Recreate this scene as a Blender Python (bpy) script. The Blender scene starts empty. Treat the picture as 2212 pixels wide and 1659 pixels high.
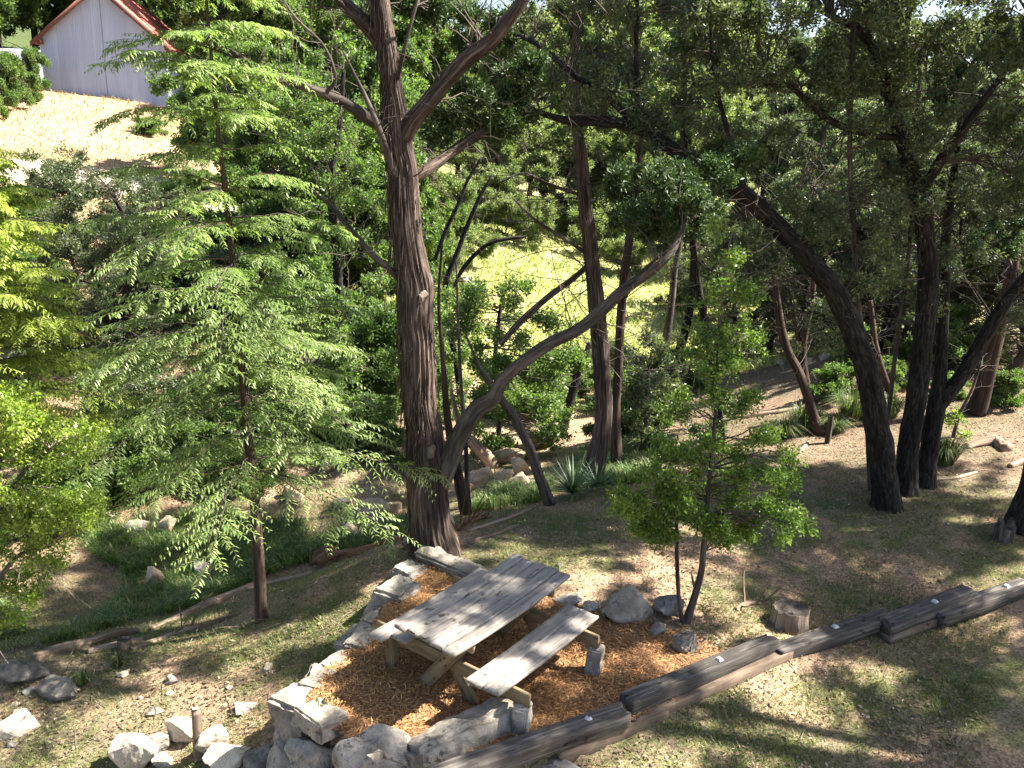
import bpy, math, numpy as np
from mathutils import Vector
D = bpy.data
sc = bpy.context.scene
col = sc.collection
rad = math.radians

# ------------------------------------------------------------------ camera, sky, sun, exposure
PITCH, ROLL, CAMH, FPX = .282, .037, 5.115, 1868.0
cp, sp = math.cos(PITCH), math.sin(PITCH)
FW = np.array([0, cp, -sp]); RT0 = np.array([1., 0, 0]); UP0 = np.cross(RT0, FW)
RT = math.cos(ROLL)*RT0 + math.sin(ROLL)*UP0
UP = -math.sin(ROLL)*RT0 + math.cos(ROLL)*UP0
cam = D.objects.new('camera', D.cameras.new('camera')); col.objects.link(cam)
cam.data.sensor_fit = 'HORIZONTAL'; cam.data.sensor_width = 36; cam.data.lens = 36*FPX/2212
cam.data.clip_start = .05; cam.data.clip_end = 1500
from mathutils import Matrix
m3 = Matrix([[RT[i], UP[i], -FW[i]] for i in range(3)])
cam.matrix_world = Matrix.Translation((0, 0, CAMH)) @ m3.to_4x4()
sc.camera = cam

SUN_AZ, SUN_EL = rad(82), rad(50)          # azimuth from +Y towards +X
world = D.worlds.new('World'); sc.world = world; world.use_nodes = True
wn = world.node_tree.nodes; wl = world.node_tree.links
sky = wn.new('ShaderNodeTexSky'); sky.sky_type = 'NISHITA'; sky.sun_disc = False
sky.sun_elevation = SUN_EL; sky.sun_rotation = SUN_AZ; sky.air_density = 1.0; sky.dust_density = 2.0
wl.new(sky.outputs[0], wn['Background'].inputs[0]); wn['Background'].inputs[1].default_value = .052
sun = D.objects.new('sun', D.lights.new('sun', 'SUN')); col.objects.link(sun)
sun.data.energy = 5; sun.data.angle = rad(.75); sun.data.color = (1, .93, .82)
sd = Vector((math.cos(SUN_EL)*math.sin(SUN_AZ), math.cos(SUN_EL)*math.cos(SUN_AZ), math.sin(SUN_EL)))
sun.rotation_euler = sd.to_track_quat('Z', 'Y').to_euler()
sc.view_settings.view_transform = 'Standard'; sc.view_settings.look = 'None'
sc.view_settings.exposure = 2.45; sc.view_settings.gamma = 1.0; sc.view_settings.use_curve_mapping = False
sc.cycles.max_bounces = 6; sc.cycles.diffuse_bounces = 3; sc.cycles.glossy_bounces = 2
sc.cycles.transmission_bounces = 4; sc.cycles.transparent_max_bounces = 4
sc.cycles.sample_clamp_indirect = 4; sc.cycles.sample_clamp_direct = 12

# ------------------------------------------------------------------ numeric helpers
def ray(x, y):
    d = FW + RT*(x-1106)/FPX - UP*(y-829.5)/FPX
    return d/d[1]
CP = np.array([0, 0, CAMH])
def py(x, y, Y): return CP + ray(x, y)*Y              # point on the sight line at distance Y
def pz(x, y, z):
    d = ray(x, y); return CP + d*((z-CAMH)/d[2])
def pxsize(p): return float((np.asarray(p)-CP) @ FW)/FPX   # metres per pixel there

_tab = np.random.default_rng(5).random((64, 64, 64))
def vnoise(p, scale=1.0, octv=1):
    p = np.asarray(p, float)*scale; out = 0; amp = 1; tot = 0
    for _ in range(octv):
        i = np.floor(p).astype(int); f = p-i; f = f*f*(3-2*f)
        def h(a, b, c): return _tab[(i[..., 0]+a) & 63, (i[..., 1]+b) & 63, (i[..., 2]+c) & 63]
        x, y, z = f[..., 0], f[..., 1], f[..., 2]
        v = ((h(0,0,0)*(1-x)+h(1,0,0)*x)*(1-y)+(h(0,1,0)*(1-x)+h(1,1,0)*x)*y)*(1-z) + \
            ((h(0,0,1)*(1-x)+h(1,0,1)*x)*(1-y)+(h(0,1,1)*(1-x)+h(1,1,1)*x)*y)*z
        out = out+v*amp; tot += amp; amp *= .5; p = p*2.03+17.1
    return out/tot
def n2(x, y, s, octv=2, o=0.):
    return vnoise(np.stack([np.asarray(x, float), np.asarray(y, float), np.full(np.shape(x), o+.37)], -1), s, octv)
def norm(a): return a/np.maximum(np.linalg.norm(a, axis=-1, keepdims=True), 1e-9)
def sstep(a, b, x):
    t = np.clip((x-a)/(b-a), 0, 1); return t*t*(3-2*t)

def mesh(name, V, F, mat, attrs=None, smooth=False):
    V = np.asarray(V, np.float32).reshape(-1, 3)
    Fs = F if isinstance(F, list) else [F]
    Fs = [np.asarray(f, np.int32) for f in Fs if len(f)]
    me = D.meshes.new(name)
    me.vertices.add(len(V)); me.vertices.foreach_set('co', V.ravel())
    loops = np.concatenate([f.ravel() for f in Fs])
    tot = np.concatenate([np.full(len(f), f.shape[1], np.int32) for f in Fs])
    st = np.concatenate([[0], np.cumsum(tot)[:-1]]).astype(np.int32)
    me.loops.add(len(loops)); me.loops.foreach_set('vertex_index', loops)
    me.polygons.add(len(tot)); me.polygons.foreach_set('loop_start', st); me.polygons.foreach_set('loop_total', tot)
    if smooth: me.polygons.foreach_set('use_smooth', np.ones(len(tot), bool))
    for k, (ty, arr) in (attrs or {}).items():
        a = me.attributes.new(k, ty, 'POINT')
        key = {'FLOAT': 'value', 'FLOAT_VECTOR': 'vector', 'FLOAT_COLOR': 'color'}[ty]
        a.data.foreach_set(key, np.asarray(arr, np.float32).ravel())
    me.update(calc_edges=True); me.validate()
    if mat: me.materials.append(mat)
    return me
def obj(name, me, parent=None, label=None, cat=None, group=None, kind=None, loc=None):
    o = D.objects.new(name, me); col.objects.link(o)
    if parent: o.parent = parent
    if label: o['label'] = label
    if cat: o['category'] = cat
    if group: o['group'] = group
    if kind: o['kind'] = kind
    if loc is not None: o.location = loc
    return o
def root(name, loc, label, cat, group=None, rz=0):
    o = obj(name, None, None, label, cat, group, loc=tuple(loc)); o.rotation_euler.z = rz
    o.empty_display_size = .1
    return o
def copy_tree(o, parent=None):
    c = o.copy(); col.objects.link(c); c.parent = parent
    for ch in [k for k in o.children]: copy_tree(ch, c)
    return c

# ------------------------------------------------------------------ materials
def mat(name):
    m = D.materials.new(name); m.use_nodes = True
    n = m.node_tree.nodes; l = m.node_tree.links
    return m, n, l, n['Principled BSDF']
def ramp(n, stops):
    r = n.new('ShaderNodeValToRGB'); e = r.color_ramp.elements
    while len(e) < len(stops): e.new(.5)
    for k, (p, c) in enumerate(stops):
        e[k].position = p; e[k].color = (*c, 1)
    return r
def noise(n, l, vec, scale, detail=4, rough=.55, dist=0):
    t = n.new('ShaderNodeTexNoise'); t.inputs['Scale'].default_value = scale
    t.inputs['Detail'].default_value = detail; t.inputs['Roughness'].default_value = rough
    t.inputs['Distortion'].default_value = dist
    if vec is not None: l.new(vec, t.inputs['Vector'])
    return t
def attr(n, name):
    a = n.new('ShaderNodeAttribute'); a.attribute_name = name; return a
def mapping(n, l, vec, scale):
    m = n.new('ShaderNodeMapping'); m.inputs['Scale'].default_value = scale; l.new(vec, m.inputs['Vector']); return m.outputs[0]
def bump(n, l, h, bs, strength, dist=.01):
    b = n.new('ShaderNodeBump'); b.inputs['Strength'].default_value = strength; b.inputs['Distance'].default_value = dist
    l.new(h, b.inputs['Height']); l.new(b.outputs[0], bs.inputs['Normal'])
def mixc(n, l, fac, a, b, mode='MIX'):
    m = n.new('ShaderNodeMix'); m.data_type = 'RGBA'; m.blend_type = mode
    for s, v in ((m.inputs[0], fac), (m.inputs[6], a), (m.inputs[7], b)):
        if isinstance(v, (int, float)): s.default_value = v
        elif isinstance(v, tuple): s.default_value = (*v, 1)
        else: l.new(v, s)
    return m.outputs[2]

def leaf_mat(name, stops, transl=.35, rough=.5, tboost=1.5, spec=.4):
    m, n, l, b = mat(name)
    r = ramp(n, stops); l.new(attr(n, 'lv').outputs['Fac'], r.inputs[0])
    l.new(r.outputs[0], b.inputs['Base Color']); b.inputs['Roughness'].default_value = rough
    b.inputs['Specular IOR Level'].default_value = spec
    t = n.new('ShaderNodeBsdfTranslucent')
    tc = mixc(n, l, 1.0, r.outputs[0], (1.15*tboost, 1.3*tboost, .55*tboost), 'MULTIPLY')
    l.new(tc, t.inputs[0])
    mx = n.new('ShaderNodeMixShader'); mx.inputs[0].default_value = transl
    l.new(b.outputs[0], mx.inputs[1]); l.new(t.outputs[0], mx.inputs[2])
    l.new(mx.outputs[0], n['Material Output'].inputs[0])
    return m
def bark_mat(name, dark, mid, light, sx=14, sz=1.6, bstr=.8, bdist=.012):
    m, n, l, b = mat(name)
    v = attr(n, 'bco').outputs['Vector']
    t = noise(n, l, mapping(n, l, v, (sx, sx, sz)), 1, 6, .65, .4)
    t2 = noise(n, l, mapping(n, l, v, (3, 3, 1.2)), 1, 3)
    r = ramp(n, [(.3, dark), (.5, mid), (.72, light)]); l.new(t.outputs[0], r.inputs[0])
    r2 = ramp(n, [(.35, (.55, .55, .55)), (.65, (1.25, 1.2, 1.15))]); l.new(t2.outputs[0], r2.inputs[0])
    l.new(mixc(n, l, 1.0, r.outputs[0], r2.outputs[0], 'MULTIPLY'), b.inputs['Base Color'])
    b.inputs['Roughness'].default_value = .9; b.inputs['Specular IOR Level'].default_value = .15
    bump(n, l, t.outputs[0], b, bstr, bdist)
    return m
def flat_mat(name, c, rough=.8, spec=.2, metal=0):
    m, n, l, b = mat(name); b.inputs['Base Color'].default_value = (*c, 1)
    b.inputs['Roughness'].default_value = rough; b.inputs['Specular IOR Level'].default_value = spec
    b.inputs['Metallic'].default_value = metal
    t = noise(n, l, n.new('ShaderNodeTexCoord').outputs['Object'], 9, 5)
    r = ramp(n, [(.3, tuple(x*.75 for x in c)), (.7, tuple(min(1, x*1.2) for x in c))]); l.new(t.outputs[0], r.inputs[0])
    l.new(r.outputs[0], b.inputs['Base Color'])
    return m

M = {}
M['cedar_bark'] = bark_mat('cedar_bark', (.015, .011, .009), (.064, .049, .042), (.23, .18, .155), 30, 2.4, 1, .02)
M['oak_bark'] = bark_mat('oak_bark', (.005, .005, .005), (.02, .018, .017), (.07, .065, .06), 22, 7, 1, .012)
M['grey_bark'] = bark_mat('grey_bark', (.025, .021, .018), (.075, .064, .057), (.17, .15, .135), 16, 2.5, .6, .006)
M['red_bark'] = bark_mat('red_bark', (.018, .012, .01), (.052, .036, .03), (.12, .085, .068), 22, 1.5, .6, .006)
M['dead_wood'] = bark_mat('dead_wood', (.09, .065, .048), (.22, .165, .125), (.42, .34, .27), 20, 1.3, 1, .01)
M['rot_wood'] = bark_mat('rot_wood', (.05, .028, .018), (.16, .09, .05), (.36, .2, .11), 20, 2, 1, .02)
M['oak_leaf'] = leaf_mat('oak_leaf', [(0, (.035, .052, .03)), (.6, (.075, .1, .055)), (.9, (.13, .155, .08)), (1, (.22, .24, .12))], .33, .45, 1.5, .4)
M['holly_leaf'] = leaf_mat('holly_leaf', [(0, (.05, .095, .02)), (.6, (.11, .18, .035)), (1, (.22, .29, .06))], .4, .42, 1.6, .4)
M['cedar_leaf'] = leaf_mat('cedar_leaf', [(0, (.016, .036, .012)), (.7, (.04, .078, .022)), (1, (.1, .145, .035))], .15, .6, 1.5)
M['cypress_leaf'] = leaf_mat('cypress_leaf', [(0, (.07, .12, .035)), (.6, (.15, .22, .07)), (1, (.28, .35, .13))], .4, .5, 1.4)
M['sunlit_cypress_leaf'] = leaf_mat('sunlit_cypress_leaf', [(0, (.13, .19, .03)), (.6, (.25, .31, .06)), (1, (.40, .43, .13))], .42, .5, 1.4)  # brighter, yellower copy of cypress_leaf: sunlight put into the leaf colour
M['lime_leaf'] = leaf_mat('lime_leaf', [(0, (.11, .17, .025)), (.6, (.21, .29, .05)), (1, (.34, .4, .1))], .45, .4, 1.4, .5)
M['elm_leaf'] = leaf_mat('elm_leaf', [(0, (.042, .078, .022)), (.6, (.08, .13, .038)), (1, (.16, .21, .07))], .45, .45, 1.7)
M['pale_leaf'] = leaf_mat('pale_leaf', [(0, (.08, .11, .04)), (.6, (.14, .18, .07)), (1, (.24, .27, .12))], .4, .5, 1.4)
M['grass'] = leaf_mat('grass', [(0, (.045, .08, .02)), (.5, (.10, .145, .035)), (.8, (.22, .2, .08)), (1, (.36, .28, .15))], .35, .5, 1.5)
M['lush_grass'] = leaf_mat('lush_grass', [(0, (.035, .075, .018)), (.55, (.07, .135, .032)), (.85, (.15, .2, .06)), (1, (.32, .28, .14))], .4, .4, 1.5)
M['litter'] = leaf_mat('litter', [(0, (.06, .04, .025)), (.5, (.17, .115, .075)), (.88, (.28, .2, .135)), (1, (.42, .34, .26))], .1, .6, 1)
M['mulch_chip'] = leaf_mat('mulch_chip', [(0, (.14, .07, .03)), (.5, (.44, .23, .09)), (.85, (.58, .34, .16)), (1, (.72, .5, .29))], .05, .7, 1, .2)
M['yucca_leaf'] = leaf_mat('yucca_leaf', [(0, (.05, .1, .05)), (1, (.16, .22, .12))], .2, .4, 1.3)
M['twig'] = flat_mat('twig', (.085, .068, .056), .9)
M['pale_twig'] = flat_mat('pale_twig', (.2, .165, .135), .9)

def stone_mat(name, base, dark, light, spots=1.0):
    m, n, l, b = mat(name)
    tc = n.new('ShaderNodeTexCoord').outputs['Object']
    oi = n.new('ShaderNodeObjectInfo')
    va = n.new('ShaderNodeVectorMath'); va.operation = 'ADD'; l.new(tc, va.inputs[0])
    vs = n.new('ShaderNodeVectorMath'); vs.operation = 'SCALE'; vs.inputs['Scale'].default_value = 37
    cx = n.new('ShaderNodeCombineXYZ')
    for i in range(3): l.new(oi.outputs['Random'], cx.inputs[i])
    l.new(cx.outputs[0], vs.inputs[0]); l.new(vs.outputs[0], va.inputs[1]); v = va.outputs[0]
    t = noise(n, l, v, 5, 7, .62); r = ramp(n, [(.25, dark), (.48, base), (.72, light)]); l.new(t.outputs[0], r.inputs[0])
    s = noise(n, l, v, 19, 4, .65); rs = ramp(n, [(.54, (0, 0, 0)), (.6, (1, 1, 1))]); l.new(s.outputs[0], rs.inputs[0])
    s2 = noise(n, l, v, 3.1, 2); rs2 = ramp(n, [(.42, (0, 0, 0)), (.6, (1, 1, 1))]); l.new(s2.outputs[0], rs2.inputs[0])
    mm = n.new('ShaderNodeMath'); mm.operation = 'MULTIPLY'; l.new(rs.outputs[0], mm.inputs[0]); l.new(rs2.outputs[0], mm.inputs[1])
    mm2 = n.new('ShaderNodeMath'); mm2.operation = 'MULTIPLY'; l.new(mm.outputs[0], mm2.inputs[0]); mm2.inputs[1].default_value = .85*spots
    c = mixc(n, l, mm2.outputs[0], r.outputs[0], (.07, .065, .06))
    f = noise(n, l, v, 90, 2); rf = ramp(n, [(.3, (.8, .8, .8)), (.7, (1.15, 1.15, 1.15))]); l.new(f.outputs[0], rf.inputs[0])
    c = mixc(n, l, 1.0, c, rf.outputs[0], 'MULTIPLY')
    ro = ramp(n, [(0, (.62, .6, .57)), (.35, (.9, .85, .78)), (.7, (1.05, 1.03, 1)), (1, (1.15, 1.06, .93))]); l.new(oi.outputs['Random'], ro.inputs[0]); c = mixc(n, l, 1.0, c, ro.outputs[0], 'MULTIPLY')
    l.new(c, b.inputs['Base Color']); b.inputs['Roughness'].default_value = .92; b.inputs['Specular IOR Level'].default_value = .15
    bump(n, l, t.outputs[0], b, .7, .03)
    return m
M['limestone'] = stone_mat('limestone', (.25, .235, .215), (.09, .085, .08), (.42, .395, .36))
M['pale_stone'] = stone_mat('pale_stone', (.38, .34, .29), (.2, .17, .14), (.52, .48, .42), .5)
M['grey_stone'] = stone_mat('grey_stone', (.2, .19, .18), (.08, .075, .07), (.36, .34, .32), .8)
M['creek_stone'] = stone_mat('creek_stone', (.42, .33, .24), (.24, .17, .11), (.58, .48, .37), .3)

def plank_mat(name, dark, mid, light, along=1.2):
    m, n, l, b = mat(name)
    v = attr(n, 'bco').outputs['Vector']; oi = n.new('ShaderNodeObjectInfo')
    vs = n.new('ShaderNodeVectorMath'); vs.operation = 'ADD'; l.new(v, vs.inputs[0])
    cx = n.new('ShaderNodeCombineXYZ'); mu = n.new('ShaderNodeMath'); mu.operation = 'MULTIPLY'; mu.inputs[1].default_value = 31
    l.new(oi.outputs['Random'], mu.inputs[0])
    for i in range(3): l.new(mu.outputs[0], cx.inputs[i])
    l.new(cx.outputs[0], vs.inputs[1]); vv = vs.outputs[0]
    t = noise(n, l, mapping(n, l, vv, (42, 42, along)), 1, 8, .7, .8)
    t2 = noise(n, l, mapping(n, l, vv, (9, 9, 1.3)), 1, 5, .6, 1.2)
    t3 = noise(n, l, mapping(n, l, vv, (14, 14, 7)), 1, 2)
    r = ramp(n, [(.3, dark), (.5, mid), (.7, light)])
    ad = n.new('ShaderNodeMix'); ad.inputs[0].default_value = .5; l.new(t.outputs[0], ad.inputs[2]); l.new(t2.outputs[0], ad.inputs[3])
    l.new(ad.outputs[0], r.inputs[0])
    r3 = ramp(n, [(.27, (.3, .26, .23)), (.36, (1, 1, 1)), (.62, (1, 1, 1)), (.75, (1.25, 1.2, 1.12))]); l.new(t3.outputs[0], r3.inputs[0])
    l.new(mixc(n, l, 1.0, r.outputs[0], r3.outputs[0], 'MULTIPLY'), b.inputs['Base Color'])
    b.inputs['Roughness'].default_value = .85; b.inputs['Specular IOR Level'].default_value = .2
    bump(n, l, ad.outputs[0], b, .8, .004)
    return m
M['grey_plank'] = plank_mat('grey_plank', (.075, .066, .058), (.235, .213, .19), (.39, .362, .33))
M['tan_plank'] = plank_mat('tan_plank', (.07, .052, .03), (.17, .13, .075), (.28, .22, .135))
M['tie_wood'] = plank_mat('tie_wood', (.014, .012, .011), (.07, .062, .055), (.26, .235, .21))
M['old_tie_wood'] = plank_mat('old_tie_wood', (.06, .042, .03), (.15, .11, .08), (.27, .21, .16))
M['hole'] = flat_mat('hole', (.02, .017, .015))
M['cap'] = flat_mat('cap', (.5, .48, .5), .5, .4)
M['bolt'] = flat_mat('bolt', (.06, .045, .03), .5, .5)
M['barn_metal'] = None

# ------------------------------------------------------------------ terrain
CTRL = np.array([
 (0,9.9,-.04),(3,8.2,0),(2.4,9.5,0),(5,7.6,-.02),(3,11,0),(6,12,0),(9,12,.1),(5.7,14.7,0),(8,16,.2),(8,20,.4),(12,14,.3),(14,20,.9),
 (7,9,.05),(9,7,-.02),(4.6,7.9,-.12),(5.8,8.5,-.1),(3.2,7.2,-.19),(2,6,-.2),(5,4,-.25),(2,3,-.35),(0,4,-.5),(.6,5.6,-.24),(5,6.4,-.18),(8,4,-.15),
 (-.6,5.7,-.45),(-1.3,5.6,-.75),(-1.5,9.9,-.17),(-1.9,8.5,-.4),(-2.1,7.3,-.62),(-2.1,6.2,-.82),(-3,9.5,-.8),(-4,8,-1.0),(-5.3,7.9,-1.2),(-5.5,9,-1.15),
 (-1.4,10.75,-.28),(-3,7.2,-.95),(-1.8,5,-.9),(-3,4,-1.2),(-7,7,-1.5),(-8,4,-1.7),
 (-5.5,11,-1.7),(-3,12,-1.55),(-6,13,-1.8),(-2.2,13.5,-1.4),(0,14,-.85),(-.1,16,-1.3),(-3,17,-1.4),(1.4,13.4,-.4),(2.5,16,-.7),(3.2,20,-1.2),(6,24,-1.2),(0,20,-1.4),(-8,12,-1.8),
 (10,26,-.9),(4,33,-.9),(2.8,27,-1.1),(3,40,-.5),(12,35,-.3),(-3,35,.1),(0,50,1.2),(15,50,1.5),
 (-13,25,.5),(-20,32,2.6),(-19,42,4.5),(-23,50,6),(-30,50,6.6),(-18,50,5.1),(-36,62,7.5),(-10,32,.9),(-10,18,-1.1),(-14,18,-.6),(-9.5,22,.3),(-28,38,4.6),
 (0,75,5),(35,75,6),(-45,85,12),(60,60,6),(0,140,18),(60,160,18),(-80,160,22),(-80,60,12),(90,40,4),(-60,0,-2),(60,0,0),(0,-30,-1),(20,25,1.2),(25,40,2)], float)
def _tps(r): 
    r = np.maximum(r, 1e-6); return r*r*np.log(r)
_X = CTRL[:, :2]/20
_K = _tps(np.linalg.norm(_X[:, None]-_X[None], axis=-1)) + np.eye(len(_X))*2e-4
_P = np.c_[np.ones(len(_X)), _X]
_A = np.block([[_K, _P], [_P.T, np.zeros((3, 3))]])
_W = np.linalg.solve(_A, np.r_[CTRL[:, 2], 0, 0, 0])
MULCH = np.array([(-1.05,9.66),(-.62,9.40),(-.2,9.2),(.35,9.0),(.8,8.78),(1.1,8.55),(1.6,8.45),(2.05,8.3),(2.3,7.95),(2.45,7.66),(1.75,7.16),(1.05,6.66),(.3,6.22),(-.15,5.98),
 (-.3,6.25),(-.75,6.25),(-1.1,6.25),(-1.55,6.55),(-1.78,6.9),(-1.74,7.3),(-1.52,7.75),(-1.34,8.3),(-1.25,8.85),(-1.2,9.4)])
def inside(x, y, poly=MULCH):
    x = np.asarray(x, float); y = np.asarray(y, float); r = np.zeros(x.shape, bool); n = len(poly); j = n-1
    for i in range(n):
        xi, yi = poly[i]; xj, yj = poly[j]
        c = ((yi > y) != (yj > y)) & (x < (xj-xi)*(y-yi)/((yj-yi) or 1e-9)+xi)
        r ^= c; j = i
    return r
def edge_dist(x, y, poly=MULCH):
    d = np.full(np.shape(x), 1e9); n = len(poly)
    for i in range(n):
        a = poly[i]; b = poly[(i+1) % n]; ab = b-a
        t = np.clip(((x-a[0])*ab[0]+(y-a[1])*ab[1])/(ab@ab), 0, 1)
        d = np.minimum(d, np.hypot(x-a[0]-t*ab[0], y-a[1]-t*ab[1]))
    return d
def gz(x, y):
    x = np.asarray(x, float); y = np.asarray(y, float); sh = x.shape
    q = np.stack([x.ravel(), y.ravel()], -1)/20
    z = np.empty(len(q))
    for s in range(0, len(q), 40000):
        qq = q[s:s+40000]
        z[s:s+40000] = _tps(np.linalg.norm(qq[:, None]-_X[None], axis=-1))@_W[:-3] + _W[-3] + qq@_W[-2:]
    z = z.reshape(sh)
    z = z + (n2(x, y, .9, 3)-.5)*.08 + (n2(x, y, 5, 2, 3)-.5)*.02
    far = sstep(14, 40, y); z = z + far*(n2(x, y, .12, 3, 9)-.5)*1.0
    z = np.where(inside(x, y), -.035, z)
    return z
def g1(x, y): return float(gz(np.array([x]), np.array([y]))[0])
def gp(x, y, off=0.):
    """first hit of a sight line with the terrain"""
    Y = np.concatenate([np.arange(4, 30, .02), np.arange(30, 140, .2)])
    d = ray(x, y); P = CP+d[None]*Y[:, None]
    hit = P[:, 2] < gz(P[:, 0], P[:, 1])+off
    i = int(np.argmax(hit)) if hit.any() else len(Y)-1
    return P[i]

def lines(lo, hi, dlo, dhi, step, grow):
    a = list(np.arange(dlo, dhi, step)); s = step
    while a[-1] < hi: s *= grow; a.append(a[-1]+s)
    s = step
    while a[0] > lo: s *= grow; a.insert(0, a[0]-s)
    return np.array(a)
gx = lines(-260, 260, -6.5, 8.5, .085, 1.07); gy = lines(-60, 320, 4.6, 15, .085, 1.06)
GX, GY = np.meshgrid(gx, gy); GZ = gz(GX, GY)
def gcol(x, y):
    n = n2(x, y, 1.1, 3, 5); nf = n2(x, y, 6, 3, 7)
    litter = np.array([.185, .15, .095]); soil = np.array([.30, .205, .14]); green = np.array([.085, .11, .032])
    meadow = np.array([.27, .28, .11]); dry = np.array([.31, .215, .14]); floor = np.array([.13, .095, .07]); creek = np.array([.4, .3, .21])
    def mx(a, b, t): return a*(1-t[..., None])+b*t[..., None]
    c = mx(np.broadcast_to(litter, x.shape+(3,)), soil, sstep(.42, .6, n))
    c = mx(c, green, sstep(.42, .6, nf)*.7*sstep(.66, .4, n))
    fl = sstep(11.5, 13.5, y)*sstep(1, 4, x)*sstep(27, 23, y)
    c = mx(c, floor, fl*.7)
    lush = sstep(.9, .3, np.abs(y-(11.3+(x+3)*.25)))*sstep(0, -1, x)
    c = mx(c, green*.7, lush*.7)
    bank = sstep(10.2, 11.2, y-x*.1)*sstep(-.5, -1.5, x)*sstep(24, 19, y)
    c = mx(c, np.array([.17, .12, .08]), bank*.85)
    cr = sstep(12.5, 13.6, y)*sstep(3, 1, x)*sstep(-7, -4, x)*sstep(24, 20, y)
    c = mx(c, creek, cr*.45*sstep(.45, .6, n2(x, y, .8, 2, 33)))
    me = sstep(22, 25, y)*sstep(-8, -3, x)
    nm = n2(x, y, .35, 3, 11)
    c = mx(c, meadow*np.array([1, 1, 1]), me)
    c = mx(c, np.array([.40, .35, .19]), me*sstep(.5, .7, nm)*.8)
    dr = sstep(-6, -9, x)*sstep(15, 19, y)
    c = mx(c, dry, dr)
    c = mx(c, np.array([.24, .2, .09]), dr*sstep(.52, .66, n2(x, y, .5, 3, 61))*.7)
    c = mx(c, np.array([.38, .27, .2]), dr*sstep(.55, .68, n2(x, y, .3, 3, 71))*.8)
    c = mx(c, np.array([.5, .44, .37]), dr*sstep(2.0, 1.0, np.abs(y-(34+(x+20)*.3)))*.8)
    c = mx(c, np.array([.06, .08, .03]), sstep(52, 60, y))
    return c*(.8+.4*n2(x, y, 14, 2, 2))[..., None]
nx, ny = len(gx), len(gy)
V = np.stack([GX, GY, GZ], -1).reshape(-1, 3)
ii = np.arange(nx*ny).reshape(ny, nx)
F = np.stack([ii[:-1, :-1], ii[:-1, 1:], ii[1:, 1:], ii[1:, :-1]], -1).reshape(-1, 4)
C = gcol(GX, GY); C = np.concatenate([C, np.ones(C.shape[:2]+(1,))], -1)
def ground_mat():
    m, n, l, b = mat('ground_soil')
    tc = n.new('ShaderNodeTexCoord').outputs['Object']
    f = noise(n, l, tc, 34, 8, .8); r = ramp(n, [(.36, (.3, .28, .25)), (.5, (.9, .9, .9)), (.64, (1.9, 1.85, 1.75))]); l.new(f.outputs[0], r.inputs[0])
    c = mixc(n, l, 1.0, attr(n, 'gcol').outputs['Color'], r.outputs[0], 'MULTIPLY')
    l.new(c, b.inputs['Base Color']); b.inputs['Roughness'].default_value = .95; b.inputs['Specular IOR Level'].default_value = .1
    bump(n, l, f.outputs[0], b, .7, .03)
    return m
M['ground'] = ground_mat()
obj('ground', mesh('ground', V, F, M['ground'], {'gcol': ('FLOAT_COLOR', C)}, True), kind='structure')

# ------------------------------------------------------------------ generic geometry builders
def catmull(P, n):
    P = np.asarray(P, float); k = len(P)
    Q = np.vstack([2*P[0]-P[1], P, 2*P[-1]-P[-2]])
    d = np.r_[0, np.cumsum(np.linalg.norm(np.diff(P[:, :3], axis=0), axis=1))]
    t = np.interp(np.linspace(0, d[-1], n), d, np.arange(k))
    i = np.minimum(t.astype(int), k-2); f = (t-i)[:, None]
    a, b, c, e = Q[i], Q[i+1], Q[i+2], Q[i+3]
    return .5*((2*b)+(-a+c)*f+(2*a-5*b+4*c-e)*f*f+(-a+3*b-3*c+e)*f**3)
def big_tube(P, R, sides=16, ridge=0., seed=0, kridge=9, stretch=1.2, cap=True, knob=0.):
    """one limb: rings along P with radius R, ridged and knobbly bark"""
    P = np.asarray(P, float); R = np.asarray(R, float); K = len(P)
    T = norm(np.gradient(P, axis=0)); ref = np.array([0, 1., .15])
    if abs(T[:, 1]).mean() > .85: ref = np.array([1., 0, .15])
    A = norm(np.cross(T, ref)); B = np.cross(T, A)
    s = np.r_[0, np.cumsum(np.linalg.norm(np.diff(P, axis=0), axis=1))]
    th = np.arange(sides)*2*math.pi/sides
    ct, st = np.cos(th), np.sin(th)
    bc = np.stack([ct[None]*np.ones((K, 1))*.25, st[None]*np.ones((K, 1))*.25, np.repeat(s[:, None], sides, 1)], -1)
    q = bc*np.array([kridge*4/1.0, kridge*4/1.0, stretch]) + seed*7.3
    nz = vnoise(q, 1, 2)-.5
    q2 = bc*np.array([5, 5, 2.2])+seed*3.1
    rr = R[:, None]*(1+ridge*nz*2+knob*(vnoise(q2, 1, 2)-.5))
    V = P[:, None]+A[:, None]*ct[None, :, None]*rr[..., None]+B[:, None]*st[None, :, None]*rr[..., None]
    i = np.arange(K*sides).reshape(K, sides); j = np.roll(i, -1, 1)
    F = np.stack([i[:-1], j[:-1], j[1:], i[1:]], -1).reshape(-1, 4)
    V = V.reshape(-1, 3); bc = (bc*np.array([R.max()*4, R.max()*4, 1])+seed*1.7).reshape(-1, 3)
    Fs = [F]
    if cap:
        c0 = len(V); V = np.vstack([V, P[-1], P[0]]); bc = np.vstack([bc, bc[-1]*1, bc[0]*1])
        Fs.append(np.stack([i[-1], j[-1], np.full(sides, c0)], -1)); Fs.append(np.stack([j[0], i[0], np.full(sides, c0+1)], -1))
    return V, Fs, bc
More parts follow.
